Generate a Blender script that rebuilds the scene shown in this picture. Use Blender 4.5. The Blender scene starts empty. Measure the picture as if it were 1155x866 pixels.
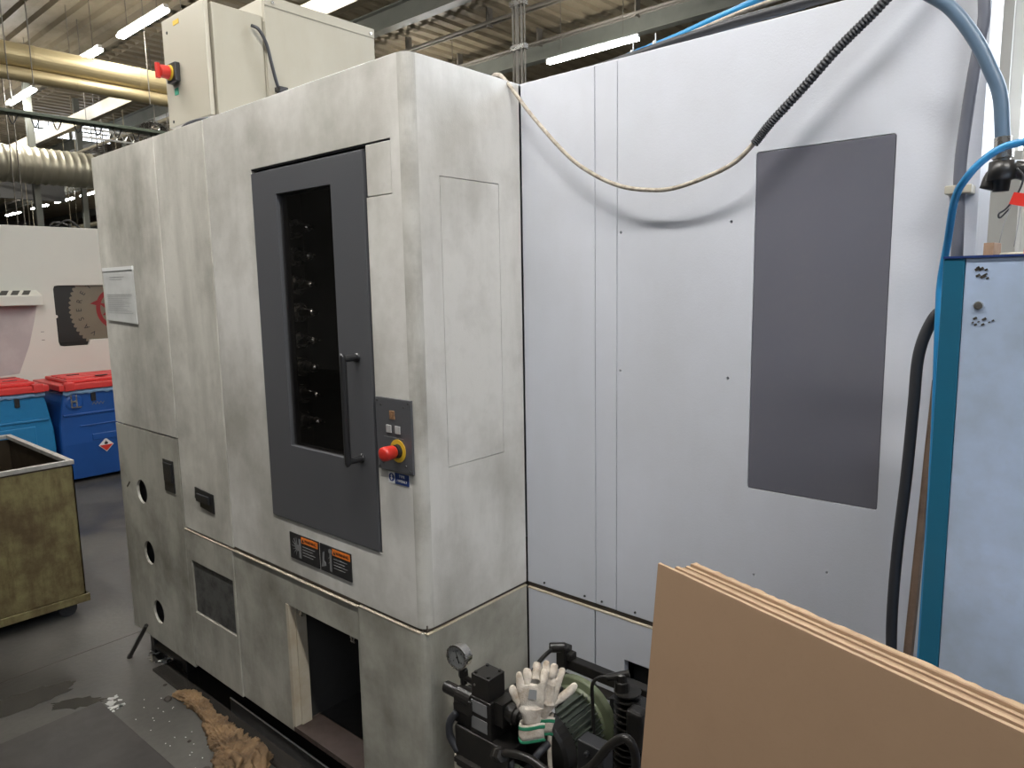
import bpy, bmesh, math, random
from mathutils import Vector, Matrix
random.seed(7)
R = math.radians
scn = bpy.context.scene
COL = scn.collection
PI = math.pi

# ---------------------------------------------------------------- materials
def mat(name, color, rough=.5, metal=0., var=.0, scale=6., streak=0., dark=None, bump=0., bscale=60., spec=None, coat=0., fine=0.):
    """procedural paint / metal: base colour broken by worn patches (var), vertical dirt streaks and fine speckle"""
    m = bpy.data.materials.new(name); m.use_nodes = True
    nt = m.node_tree; N = nt.nodes; Lk = nt.links
    b = N['Principled BSDF']
    b.inputs['Base Color'].default_value = (*color, 1)
    b.inputs['Roughness'].default_value = rough
    b.inputs['Metallic'].default_value = metal
    if spec is not None: b.inputs['Specular IOR Level'].default_value = spec
    if coat: b.inputs['Coat Weight'].default_value = coat
    tc = N.new('ShaderNodeTexCoord')
    if var or streak or fine:
        dk = dark or tuple(c*.45 for c in color)
        cur = None
        def noise(sc, vec_scale, lo, hi, amt, detail=6):
            nonlocal cur
            mp = N.new('ShaderNodeMapping'); mp.inputs['Scale'].default_value = vec_scale
            Lk.new(tc.outputs['Object'], mp.inputs['Vector'])
            n = N.new('ShaderNodeTexNoise'); n.inputs['Scale'].default_value = sc; n.inputs['Detail'].default_value = detail
            n.inputs['Roughness'].default_value = .62
            Lk.new(mp.outputs['Vector'], n.inputs['Vector'])
            r = N.new('ShaderNodeMapRange'); r.inputs['From Min'].default_value = lo; r.inputs['From Max'].default_value = hi
            r.inputs['To Min'].default_value = 0; r.inputs['To Max'].default_value = amt
            Lk.new(n.outputs['Fac'], r.inputs['Value'])
            mx = N.new('ShaderNodeMix'); mx.data_type = 'RGBA'
            if cur is None: mx.inputs['A'].default_value = (*color, 1)
            else: Lk.new(cur, mx.inputs['A'])
            mx.inputs['B'].default_value = (*dk, 1)
            Lk.new(r.outputs['Result'], mx.inputs['Factor'])
            cur = mx.outputs['Result']
            return r.outputs['Result']
        if var:
            f = noise(scale, (1, 1, 1), .42, .68, var)
            rr = N.new('ShaderNodeMapRange'); rr.inputs['To Min'].default_value = rough*.85; rr.inputs['To Max'].default_value = min(1, rough*1.5)
            Lk.new(f, rr.inputs['Value']); Lk.new(rr.outputs['Result'], b.inputs['Roughness'])
        if streak: noise(scale*1.3, (2.2, 2.2, .5), .46, .72, streak)
        if fine: noise(scale*22, (1, 1, 1), .55, .8, fine, 3)
        Lk.new(cur, b.inputs['Base Color'])
    if bump:
        n = N.new('ShaderNodeTexNoise'); n.inputs['Scale'].default_value = bscale; n.inputs['Detail'].default_value = 3
        Lk.new(tc.outputs['Object'], n.inputs['Vector'])
        bp = N.new('ShaderNodeBump'); bp.inputs['Strength'].default_value = bump; bp.inputs['Distance'].default_value = .002
        Lk.new(n.outputs['Fac'], bp.inputs['Height']); Lk.new(bp.outputs['Normal'], b.inputs['Normal'])
    return m

def emat(name, color, strength):
    m = bpy.data.materials.new(name); m.use_nodes = True
    b = m.node_tree.nodes['Principled BSDF']
    b.inputs['Base Color'].default_value = (.8, .8, .8, 1)
    b.inputs['Emission Color'].default_value = (*color, 1); b.inputs['Emission Strength'].default_value = strength
    return m

M = {}
M['paint'] = mat('worn_grey_paint', (.65, .63, .59), .36, var=.75, scale=1.7, streak=.42, dark=(.25, .235, .19), bump=.25, bscale=260, fine=.10)
M['paint_left_shade'] = mat('grimy_shaded_grey_paint', (.60, .575, .515), .4, var=.75, scale=1.9, streak=.55, dark=(.19, .18, .145), bump=.25, bscale=260, fine=.12)  # greenish grime, darkened further for the fall of light at left
M['paint_edge'] = mat('grimy_corner_paint', (.55, .535, .49), .42, var=.7, scale=5, streak=.6, dark=(.26, .24, .20), bump=.2, bscale=260)
M['cream_shaded'] = mat('cream_paint_shaded', (.33, .305, .24), .5, var=.25, scale=2.2, streak=.25, dark=(.24, .21, .15))  # same cream as the door, darkened for weaker light on the housings
M['paint_c'] = mat('pale_grey_paint_daylit', (.56, .575, .625), .38, var=.30, scale=1.3, streak=.14, dark=(.38, .38, .37), bump=.2, bscale=260, fine=.05)  # blue cast of daylight is mixed into this grey
M['paint_low_shade'] = mat('soiled_shaded_grey_paint', (.40, .385, .33), .5, var=.8, scale=2.6, streak=.5, dark=(.13, .12, .095), bump=.2, bscale=200, fine=.1)  # soiling plus the shade low on the front, mixed into the colour
M['lip'] = mat('cream_edge_paint', (.46, .41, .32), .5, var=.5, scale=12, dark=(.35, .26, .16))
M['rail'] = mat('dark_rail', (.06, .05, .042), .6, var=.5, scale=20, dark=(.10, .055, .03))
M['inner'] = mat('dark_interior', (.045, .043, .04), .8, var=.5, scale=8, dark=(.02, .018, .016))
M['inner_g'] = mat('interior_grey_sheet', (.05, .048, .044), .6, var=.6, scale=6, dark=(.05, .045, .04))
M['platem'] = mat('dark_scuffed_plate', (.085, .085, .08), .45, var=.9, scale=16, dark=(.03, .03, .028), fine=.8)
M['rust'] = mat('rusty_sill', (.036, .023, .018), .6, var=.8, scale=18, dark=(.05, .035, .03))
M['door'] = mat('charcoal_door_paint', (.080, .081, .087), .40, var=.35, scale=3, dark=(.085, .085, .088), bump=.2, bscale=300)
M['black'] = mat('black_plastic', (.018, .018, .019), .38)
M['blackm'] = mat('black_oily_metal', (.014, .013, .012), .36, metal=.1, var=.5, scale=30, dark=(.032, .027, .022))
M['rubber'] = mat('black_rubber', (.025, .026, .03), .5)
M['rubberg'] = mat('dusty_grey_rubber', (.11, .115, .14), .45)
M['screenblk'] = mat('black_screw', (.03, .03, .03), .5)
M['steel'] = mat('bright_steel', (.62, .60, .57), .28, metal=1., var=.4, scale=30, dark=(.3, .28, .25))
M['galv'] = mat('galvanised_sheet', (.56, .69, .93), .36, metal=.2, var=.8, scale=3, dark=(.34, .40, .46), bump=.08, bscale=30, fine=.12)  # blue of reflected sky put into the base colour
M['bluepaint'] = mat('teal_blue_paint', (.012, .125, .215), .45, var=.3, scale=6, dark=(.01, .09, .15))
M['tint'] = mat('dark_tinted_window', (.125, .124, .148), .22, var=.35, scale=4, dark=(.15, .145, .155), fine=.25)  # base colour lifted to carry bright reflections in the glass
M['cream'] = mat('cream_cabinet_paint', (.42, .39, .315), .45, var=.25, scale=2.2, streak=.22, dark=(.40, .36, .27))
M['red'] = mat('red_plastic', (.55, .03, .02), .35)
M['redlid'] = mat('red_lid_plastic', (.62, .045, .04), .42, var=.3, scale=4, dark=(.40, .02, .02))
M['yellow'] = mat('yellow_ring', (.62, .40, .03), .5)
M['green'] = mat('green_sticker', (.05, .30, .19), .5)
M['white'] = mat('white_print', (.70, .70, .68), .5)
M['paper'] = mat('white_paper_in_sleeve', (.56, .56, .54), .35, var=.35, scale=14, dark=(.40, .40, .38), fine=.3)
M['ink'] = mat('grey_ink', (.25, .25, .25), .6)
M['btn'] = mat('pale_grey_button', (.38, .38, .37), .5)
M['btno'] = mat('brown_indicator', (.30, .17, .08), .5, var=.8, scale=200, dark=(.10, .05, .04))
M['navy'] = mat('blue_sticker', (.015, .04, .17), .5)
M['orange'] = mat('orange_warning_band', (.75, .19, .02), .5)
M['pict'] = mat('grey_pictogram', (.17, .17, .17), .5)
M['skip'] = mat('olive_oily_steel', (.185, .16, .07), .5, var=.85, scale=7, streak=.9, dark=(.06, .035, .012), fine=.6, bump=.3, bscale=25)
M['skipin'] = mat('brown_oil_coat', (.022, .015, .008), .4, var=.6, scale=6, dark=(.04, .028, .015))
M['skiprim'] = mat('bare_rim_steel', (.46, .45, .42), .4, metal=.5, var=.5, scale=20)
M['bin1'] = mat('light_blue_bin_plastic', (.015, .17, .37), .45, var=.2, scale=4)
M['bin2'] = mat('dark_blue_bin_plastic', (.012, .075, .29), .42, var=.2, scale=4)
M['bag'] = mat('clear_bag_plastic', (.25, .40, .60), .2)
M['wm'] = mat('off_white_machine_paint', (.66, .65, .58), .42, var=.12, scale=1.2, dark=(.42, .38, .38))
M['wm_patch'] = mat('mauve_patch_paint', (.44, .40, .39), .4, var=.6, scale=6, dark=(.53, .50, .48))
M['graphic'] = mat('brown_graphic', (.20, .17, .12), .35, var=.3, scale=4, dark=(.12, .10, .08))
M['graphicd'] = mat('dark_saw_graphic', (.022, .02, .017), .4)
M['graphicr'] = mat('red_emblem', (.25, .02, .02), .4)
M['concrete'] = mat('card', (.1, .1, .1))
M['card'] = mat('brown_cardboard', (.36, .235, .145), .75, var=.16, scale=6, dark=(.27, .165, .095), fine=.18)
M['card2'] = mat('brown_cardboard_pale', (.31, .20, .12), .8, var=.4, scale=14, dark=(.20, .125, .07), fine=.3)
M['cardedge'] = mat('pale_card_edge', (.42, .30, .19), .8, var=.5, scale=40, dark=(.30, .19, .11))
M['motor'] = mat('olive_green_motor_paint', (.15, .175, .105), .4, var=.5, scale=14, dark=(.09, .09, .05))
M['motord'] = mat('dark_green_grey_fins', (.055, .065, .05), .4, var=.5, scale=30, dark=(.03, .03, .028))
M['glove'] = mat('white_work_glove', (.60, .54, .46), .85, var=.8, scale=26, dark=(.27, .19, .12), bump=.6, bscale=500)
M['cuff'] = mat('green_glove_cuff', (.02, .20, .10), .8)
M['rag'] = mat('tan_oily_cloth', (.19, .115, .053), .85, var=.8, scale=11, dark=(.05, .030, .016), bump=1., bscale=120)
M['bluehose'] = mat('blue_air_hose', (.02, .20, .42), .35)
M['slatehose'] = mat('slate_blue_hose', (.09, .14, .20), .4)
M['whitecable'] = mat('grubby_white_cable', (.42, .37, .30), .6, var=.7, scale=60, dark=(.17, .13, .10))
M['wood'] = mat('weathered_wood', (.30, .19, .12), .7, var=.5, scale=20, dark=(.15, .09, .06))
M['orangepl'] = mat('orange_plastic', (.65, .14, .04), .5)
M['deck'] = mat('roof_deck_metal', (.22, .18, .118), .55, var=.5, scale=1.2, dark=(.13, .105, .065))
M['beam'] = mat('grey_green_beam_paint', (.17, .175, .15), .5, var=.3, scale=2)
M['creambeam'] = mat('cream_beam_paint', (.33, .285, .19), .5, var=.25, scale=2)
M['foil'] = mat('golden_foil_duct', (.50, .41, .23), .48, metal=.45, var=.3, scale=3, dark=(.4, .33, .2))
M['spiral'] = mat('galvanised_spiral_duct', (.42, .39, .30), .4, metal=.6)
M['tray'] = mat('cable_tray_green_grey', (.10, .12, .09), .5, metal=.3)
M['conduit'] = mat('steel_conduit', (.17, .155, .13), .5, metal=.2)
M['wall'] = mat('hall_wall_paint', (.50, .50, .48), .7, var=.2, scale=1)
M['darkwall'] = mat('far_wall_grey', (.17, .165, .155), .8, var=.3, scale=.5)
M['tube'] = emat('lit_fluorescent_tube', (1, .98, .94), 112.)
M['day'] = emat('daylight_glazing', (.82, .90, 1.), 9.)
M['sky'] = emat('bright_rooflight', (.88, .93, 1.), 3.0)
M['mat'] = mat('dark_rubber_mat', (.034, .030, .027), .55, var=.6, scale=5, dark=(.04, .036, .034), fine=.5)
M['dirt'] = mat('pale_spill_and_glint', (.52, .52, .50), .3)
M['grit'] = mat('dirt_lump', (.04, .032, .025), .8)

def glass(name, tint, rough=.03):
    m = bpy.data.materials.new(name); m.use_nodes = True
    nt = m.node_tree; N = nt.nodes; nt.nodes.remove(N['Principled BSDF'])
    out = N['Material Output']
    t = N.new('ShaderNodeBsdfTransparent'); t.inputs['Color'].default_value = (*tint, 1)
    g = N.new('ShaderNodeBsdfGlossy'); g.inputs['Roughness'].default_value = rough
    lw = N.new('ShaderNodeLayerWeight'); lw.inputs['Blend'].default_value = .5
    pw = N.new('ShaderNodeMath'); pw.operation = 'POWER'; pw.inputs[1].default_value = 4; nt.links.new(lw.outputs['Facing'], pw.inputs[0])
    f = N.new('ShaderNodeMath'); f.operation = 'MULTIPLY_ADD'; f.inputs[1].default_value = .8; f.inputs[2].default_value = .045; nt.links.new(pw.outputs[0], f.inputs[0])
    mx = N.new('ShaderNodeMixShader')
    nt.links.new(f.outputs[0], mx.inputs[0]); nt.links.new(t.outputs[0], mx.inputs[1]); nt.links.new(g.outputs[0], mx.inputs[2])
    nt.links.new(mx.outputs[0], out.inputs['Surface'])
    return m
M['glass'] = glass('smoked_door_glass', (.72, .70, .68))
M['clear'] = glass('gauge_glass', (.9, .9, .9), .02)

def floor_mat():
    m = bpy.data.materials.new('oily_concrete_floor'); m.use_nodes = True
    nt = m.node_tree; N = nt.nodes; L = nt.links; b = N['Principled BSDF']
    tc = N.new('ShaderNodeTexCoord')
    n1 = N.new('ShaderNodeTexNoise'); n1.inputs['Scale'].default_value = 1.1; n1.inputs['Detail'].default_value = 8; n1.inputs['Roughness'].default_value = .65
    n2 = N.new('ShaderNodeTexNoise'); n2.inputs['Scale'].default_value = 40; n2.inputs['Detail'].default_value = 4
    L.new(tc.outputs['Object'], n1.inputs['Vector']); L.new(tc.outputs['Object'], n2.inputs['Vector'])
    cr = N.new('ShaderNodeValToRGB'); cr.color_ramp.elements[0].position = .35; cr.color_ramp.elements[0].color = (.036, .034, .031, 1)
    cr.color_ramp.elements[1].position = .68; cr.color_ramp.elements[1].color = (.118, .110, .097, 1)
    L.new(n1.outputs['Fac'], cr.inputs['Fac'])
    mx = N.new('ShaderNodeMix'); mx.data_type = 'RGBA'; mx.blend_type = 'MULTIPLY'; mx.inputs['Factor'].default_value = .5
    L.new(cr.outputs['Color'], mx.inputs['A'])
    c2 = N.new('ShaderNodeValToRGB'); c2.color_ramp.elements[0].position = .3; c2.color_ramp.elements[0].color = (.5, .5, .5, 1)
    L.new(n2.outputs['Fac'], c2.inputs['Fac']); L.new(c2.outputs['Color'], mx.inputs['B'])
    L.new(mx.outputs['Result'], b.inputs['Base Color'])
    r = N.new('ShaderNodeMapRange'); r.inputs['From Min'].default_value = .35; r.inputs['From Max'].default_value = .65
    r.inputs['To Min'].default_value = .28; r.inputs['To Max'].default_value = .62
    L.new(n1.outputs['Fac'], r.inputs['Value']); L.new(r.outputs['Result'], b.inputs['Roughness'])
    bp = N.new('ShaderNodeBump'); bp.inputs['Strength'].default_value = .25; bp.inputs['Distance'].default_value = .003
    L.new(n2.outputs['Fac'], bp.inputs['Height']); L.new(bp.outputs['Normal'], b.inputs['Normal'])
    return m
M['floor'] = floor_mat()
M['oily'] = mat('wet_oily_steel', (.022, .020, .018), .16, var=.6, scale=8, dark=(.035, .03, .025))
M['wet'] = mat('wet_floor_film', (.035, .033, .03), .12)

# ---------------------------------------------------------------- mesh helpers (all geometry given in world metres)
LOC = {}
def thing(name, label, cat, loc, group=None):
    o = bpy.data.objects.new(name, None); COL.objects.link(o)
    o.location = loc; o.empty_display_size = .05
    o['label'] = label; o['category'] = cat
    if group: o['group'] = group
    LOC[o.name] = Vector(loc)
    return o
def obj(name, bm, m, parent=None, smooth=False, bev=0., label=None, seg=2):
    off = LOC[parent.name] if parent else Vector((0, 0, 0))
    if not parent and len(bm.verts):
        xs = [v.co for v in bm.verts]
        off = Vector(((min(v.x for v in xs)+max(v.x for v in xs))/2, (min(v.y for v in xs)+max(v.y for v in xs))/2, min(v.z for v in xs)))
    for v in bm.verts: v.co -= off
    bmesh.ops.recalc_face_normals(bm, faces=bm.faces)
    me = bpy.data.meshes.new(name); bm.to_mesh(me); bm.free()
    for p in me.polygons: p.use_smooth = smooth
    for mm in (m if isinstance(m, (list, tuple)) else [m]): me.materials.append(M[mm])
    o = bpy.data.objects.new(name, me); COL.objects.link(o)
    if parent:
        o.parent = parent; LOC[o.name] = off
    else:
        o.location = off; LOC[o.name] = off
    if bev:
        md = o.modifiers.new('bevel', 'BEVEL'); md.width = bev; md.segments = seg; md.limit_method = 'ANGLE'; md.angle_limit = R(35)
    if label: o['label'] = label
    return o
def split(name, bm, m, parent, **k):
    """every loose piece of bm becomes an object of its own"""
    seen = set(); bm.verts.ensure_lookup_table(); out = []
    for v in bm.verts:
        if v in seen: continue
        st_, comp = [v], []
        seen.add(v)
        while st_:
            a = st_.pop(); comp.append(a)
            for e in a.link_edges:
                b = e.other_vert(a)
                if b not in seen: seen.add(b); st_.append(b)
        cs = set(comp); nb = bmesh.new(); mp_ = {a: nb.verts.new(a.co) for a in comp}
        for f in {f for a in comp for f in a.link_faces}: nb.faces.new([mp_[a] for a in f.verts])
        out.append(obj(name, nb, m, parent, **k))
    bm.free(); return out
def sub(name, bm, m, parent, **k):
    return obj(name, bm, m, parent, **k)
def tag(o, label, cat, group=None, kind=None):
    o['label'] = label; o['category'] = cat
    if group: o['group'] = group
    if kind: o['kind'] = kind
    return o
def struct(o):
    o['kind'] = 'structure'; return o
def setmi(bm, n0, mi):
    bm.faces.ensure_lookup_table()
    for f in bm.faces[n0:]: f.material_index = mi
def box(bm, x0, x1, y0, y1, z0, z1, mi=0):
    n0 = len(bm.faces)
    vs = [bm.verts.new((x, y, z)) for x in (x0, x1) for y in (y0, y1) for z in (z0, z1)]
    for f in ((0,1,3,2),(4,6,7,5),(0,4,5,1),(2,3,7,6),(0,2,6,4),(1,5,7,3)): bm.faces.new([vs[i] for i in f])
    if mi: setmi(bm, n0, mi)
def B(*a):
    bm = bmesh.new(); box(bm, *a); return bm
def frame(d):
    d = Vector(d).normalized()
    a = Vector((0, 0, 1)) if abs(d.z) < .9 else Vector((1, 0, 0))
    u = d.cross(a).normalized(); return u, d.cross(u).normalized(), d
def cyl(bm, p0, p1, r0, r1=None, n=24, cap=True, mi=0):
    nf = len(bm.faces)
    p0, p1 = Vector(p0), Vector(p1); r1 = r0 if r1 is None else r1
    u, v, d = frame(p1-p0)
    A = [bm.verts.new(p0+(u*math.cos(2*PI*i/n)+v*math.sin(2*PI*i/n))*r0) for i in range(n)]
    Bv = [bm.verts.new(p1+(u*math.cos(2*PI*i/n)+v*math.sin(2*PI*i/n))*r1) for i in range(n)]
    for i in range(n): bm.faces.new((A[i], A[(i+1)%n], Bv[(i+1)%n], Bv[i]))
    if cap: bm.faces.new(A[::-1]); bm.faces.new(Bv)
    if mi: setmi(bm, nf, mi)
def lathe(bm, o, d, prof, n=32, mi=0, closed_ends=True):
    """prof: list of (distance along d, radius)"""
    nf = len(bm.faces)
    o = Vector(o); u, v, d = frame(d); rings = []
    for t, r in prof:
        rings.append([bm.verts.new(o+d*t+(u*math.cos(2*PI*i/n)+v*math.sin(2*PI*i/n))*max(r, 1e-5)) for i in range(n)])
    for a, b in zip(rings, rings[1:]):
        for i in range(n): bm.faces.new((a[i], a[(i+1)%n], b[(i+1)%n], b[i]))
    if closed_ends: bm.faces.new(rings[0][::-1]); bm.faces.new(rings[-1])
    if mi: setmi(bm, nf, mi)
def spline(pts, k=8):
    P = [Vector(p) for p in pts]; out = []
    Q = [P[0]*2-P[1]]+P+[P[-1]*2-P[-2]]
    for i in range(1, len(Q)-2):
        for j in range(k):
            t = j/k; a, b, c, d = Q[i-1:i+3]
            out.append(.5*((2*b)+(c-a)*t+(2*a-5*b+4*c-d)*t*t+(3*b-a-3*c+d)*t**3))
    out.append(P[-1]); return out
def tube(bm, pts, r, n=12, k=8, smooth=True, rfun=None, mi=0):
    nf = len(bm.faces)
    P = spline(pts, k) if smooth and len(pts) > 2 else [Vector(p) for p in pts]
    T = [(P[min(i+1, len(P)-1)]-P[max(i-1, 0)]).normalized() for i in range(len(P))]
    u, _, _ = frame(T[0]); rings = []
    for i, p in enumerate(P):
        u = (u-T[i]*u.dot(T[i])).normalized(); v = T[i].cross(u)
        rr = rfun(i, len(P)) if rfun else r
        rings.append([bm.verts.new(p+(u*math.cos(2*PI*j/n)+v*math.sin(2*PI*j/n))*rr) for j in range(n)])
    for a, b in zip(rings, rings[1:]):
        for i in range(n): bm.faces.new((a[i], a[(i+1)%n], b[(i+1)%n], b[i]))
    bm.faces.new(rings[0][::-1]); bm.faces.new(rings[-1])
    if mi: setmi(bm, nf, mi)
def TB(pts, r, **k):
    bm = bmesh.new(); tube(bm, pts, r, **k); return bm
def mapper(plane, v):
    if plane == 'y': return lambda a, b, d=0: Vector((a, v+d, b))     # a = x, b = z
    if plane == 'x': return lambda a, b, d=0: Vector((v+d, a, b))     # a = y
    return lambda a, b, d=0: Vector((a, b, v+d))
def sheet(bm, plane, v, depth, outer, holes=(), mi=0):
    """flat plate with holes: loops are lists of 2D points, thickness grows by depth along the plane's axis"""
    nf = len(bm.faces)
    mp = mapper(plane, v); es = []
    for loop in [outer]+list(holes):
        vs = [bm.verts.new(mp(*p)) for p in loop]
        es += [bm.edges.new((vs[i], vs[(i+1)%len(vs)])) for i in range(len(vs))]
    r = bmesh.ops.triangle_fill(bm, use_beauty=True, use_dissolve=False, edges=es)
    fs = [g for g in r['geom'] if isinstance(g, bmesh.types.BMFace)]
    if abs(depth) > 1e-6:
        e = bmesh.ops.extrude_face_region(bm, geom=fs)
        vs = [g for g in e['geom'] if isinstance(g, bmesh.types.BMVert)]
        dv = mp(0, 0, depth)-mp(0, 0)
        bmesh.ops.translate(bm, verts=vs, vec=dv)
    if mi: setmi(bm, nf, mi)
def rect(x0, x1, z0, z1): return [(x0, z0), (x1, z0), (x1, z1), (x0, z1)]
def rrect(x0, x1, z0, z1, r, n=5):
    out = []
    for cx, cz, a0 in ((x1-r, z0+r, -90), (x1-r, z1-r, 0), (x0+r, z1-r, 90), (x0+r, z0+r, 180)):
        for i in range(n+1):
            a = R(a0+90*i/n); out.append((cx+r*math.cos(a), cz+r*math.sin(a)))
    return out
def circ(x, z, r, n=32): return [(x+r*math.cos(2*PI*i/n), z+r*math.sin(2*PI*i/n)) for i in range(n)]
def S(plane, v, depth, outer, holes=()):
    bm = bmesh.new(); sheet(bm, plane, v, depth, outer, holes); return bm
def text_bm(s, size, ext=.0003):
    cu = bpy.data.curves.new('t', 'FONT'); cu.body = s; cu.size = size; cu.extrude = ext; cu.align_x = 'CENTER'; cu.align_y = 'CENTER'
    o = bpy.data.objects.new('t', cu); COL.objects.link(o)
    dg = bpy.context.evaluated_depsgraph_get(); me = bpy.data.meshes.new_from_object(o.evaluated_get(dg))
    bm = bmesh.new(); bm.from_mesh(me)
    bpy.data.objects.remove(o); bpy.data.curves.remove(cu); bpy.data.meshes.remove(me)
    return bm
def text_on(s, size, at, ux, uy, bold=1.):
    """text lying in the plane spanned by ux, uy"""
    bm = text_bm(s, size); ux = Vector(ux).normalized(); uy = Vector(uy).normalized(); n = ux.cross(uy)
    mtx = Matrix((( ux.x, uy.x, n.x, at[0]), (ux.y, uy.y, n.y, at[1]), (ux.z, uy.z, n.z, at[2]), (0, 0, 0, 1)))
    bmesh.ops.transform(bm, matrix=mtx, verts=bm.verts)
    return bm
def screws(bm, pts, plane, v, d, r=.004):
    mp = mapper(plane, v)
    for a, b in pts: cyl(bm, mp(a, b), mp(a, b, d), r, r*.8, 10)

# ---------------------------------------------------------------- the machine
YA, XB, YC, XR = 1.203, -1.369, 1.629, -.237
XL, TOP, SEAM = -3.385, 2.217, .735
G = .0026
mc = thing('machining_centre', 'large worn grey enclosed machining centre with charcoal door and dark side window', 'machine', (-2.2, 2.0, 0))
MC = lambda name, bm, m, **k: obj(name, bm, m, mc, **k)
T = .022
# tall panel at the far left, upper half
MC('upper_left_panel', B(XL, -2.778-G, YA-.0035, YA+T, 1.082+G, TOP), 'paint_left_shade', bev=.002)
# lower half with three round holes
lowl = MC('lower_left_panel', S('y', YA-.004, .010, rect(XL, -2.782-G, .13, 1.082-G), [circ(-3.165, .802, .052), circ(-3.145, .532, .052), circ(-3.10, .275, .052)]), 'paint_low_shade')
bm = bmesh.new(); box(bm, XL+.002, -2.786, YA+.045, YA+.05, .14, 1.07); MC('hole_backing_plate', bm, 'inner')
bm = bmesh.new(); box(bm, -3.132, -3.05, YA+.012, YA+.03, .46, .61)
MC('second_hole_shutter', bm, 'paint_left_shade')
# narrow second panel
MC('narrow_panel', B(-2.778+G, -2.395-G, YA-.0022, YA+T, .728, TOP), 'paint_left_shade', bev=.002)
# main hood wrapping the corner: front, rounded corner, side
HX = [(-2.108, .913), (-1.54, .913), (-1.54, 1.885), (-1.436, 1.885), (-1.436, 2.022), (-2.108, 2.022)]
bm = bmesh.new(); r0 = .032
sheet(bm, 'y', YA, T, rect(-2.395+G, XB-r0, SEAM, TOP), [HX])
n = 10; ring = []
for i in range(n+1):
    a = R(-90+90*i/n); ring.append((XB-r0+r0*math.cos(a), YA+r0+r0*math.sin(a)))
ro = ring+[(XB-T, YA+r0), (XB-r0, YA+r0-.01), (XB-r0, YA+T)]
sheet(bm, 'z', SEAM, TOP-SEAM, ring+[(XB-T, YA+r0), (XB-r0, YA+T)], mi=1)
sheet(bm, 'x', XB, -T, rect(YA+r0, YC-.004, SEAM, TOP), [rect(1.305, 1.532, 1.165, 1.933)])
bmesh.ops.remove_doubles(bm, verts=bm.verts, dist=.0004)
hood = MC('front_hood', bm, ['paint', 'paint_edge'], bev=.0007)
MC('side_access_panel', B(XB-T, XB, 1.3068, 1.5302, 1.1668, 1.9312), 'paint', bev=.0005)
MC('corner_cover_square', B(-1.537, -1.4385, YA+.001, YA+.014, 1.8875, 2.017), 'paint', bev=.0012)
# face C (right-hand recessed side)
for nm, x0, x1, z0 in (('recess_panel', XB+.003, -1.1125, SEAM), ('recess_strip', -1.1105, -1.0425, SEAM)):
    MC(nm, B(x0, x1, YC, YC+T, z0, TOP), 'paint_c', bev=.0015)
bm = bmesh.new()
sheet(bm, 'y', YC, T, [(-.88, .12), (XR, .12), (XR, TOP), (-1.0405, TOP), (-1.0405, SEAM), (-.88, SEAM)], [rrect(-.671, -.384, 1.157, 1.939, .006), circ(-.727, 1.789, .0035, 10), circ(-1.03, 1.783, .0035, 10), circ(-.727, 1.419, .0035, 10), circ(-1.031, 1.418, .0035, 10), circ(-.48, .992, .003, 10), circ(-.649, .943, .003, 10)])
box(bm, XR-T, XR, YC+T, 1.765, .12, TOP)
MC('side_panel_with_window', bm, 'paint_c', bev=.0015)
MC('side_window', B(-.670, -.385, YC+.0015, YC+.010, 1.158, 1.938), 'tint', bev=.001, label='dark tinted window')
bm = bmesh.new(); box(bm, -.69, -.36, YC+.022, YC+.03, 1.13, 1.96)
for a, b in ((-.727, 1.789), (-1.03, 1.783), (-.727, 1.419), (-1.031, 1.418), (-.48, .992), (-.649, .943)): box(bm, a-.01, a+.01, YC+.012, YC+.03, b-.01, b+.01)
MC('window_backing', bm, 'inner')
# lower skirts below the seam
MC('label_plate_panel', S('y', YA-.003, T, rect(-2.785+G, -2.402-G, .145, .716), [rect(-2.742, -2.418, .382, .598)]), 'paint_low_shade', bev=.0015)
op = rect(-2.058, -1.676, .165, .61)
MC('access_opening_panel', S('y', YA+.001, T, rect(-2.402+G, -1.664-G, .15, .719), [op]), 'paint_low_shade', bev=.0015)
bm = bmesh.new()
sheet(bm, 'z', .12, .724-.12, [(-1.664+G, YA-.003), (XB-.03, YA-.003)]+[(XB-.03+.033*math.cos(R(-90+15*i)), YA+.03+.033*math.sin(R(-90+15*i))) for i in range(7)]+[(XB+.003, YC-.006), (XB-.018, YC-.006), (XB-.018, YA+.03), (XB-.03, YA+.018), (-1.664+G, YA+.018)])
MC('corner_skirt', bm, 'paint_low_shade', bev=.0015)
MC('recess_skirt', B(XB+.006, -1.112-G, YC-.003, YC+.018, .12, .718), 'paint_c', bev=.0015)
MC('slotted_skirt', S('y', YC-.003, T, rect(-1.112+G, -.80, .12, .718), [rect(-1.012, -.86, .44, .597)]), 'paint_c', bev=.0015)
bm = bmesh.new()
for x in (-2.778, -2.396): box(bm, x-.01, x+.01, YA+T, YA+T+.004, .14, 2.2)
for x in (XB+.01, -1.112, -1.042): box(bm, x-.01, x+.01, YC+T, YC+T+.004, .14, 2.2)
box(bm, XB-T-.005, XB-T-.001, 1.29, 1.545, 1.15, 1.95); box(bm, XL+.02, -2.79, YA+T, YA+T+.004, 1.07, 1.09)
MC('seam_backing', bm, 'black')
MC('slot_backing', B(-1.02, -.84, YC+.06, YC+.07, .4, .62), 'inner')
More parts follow.
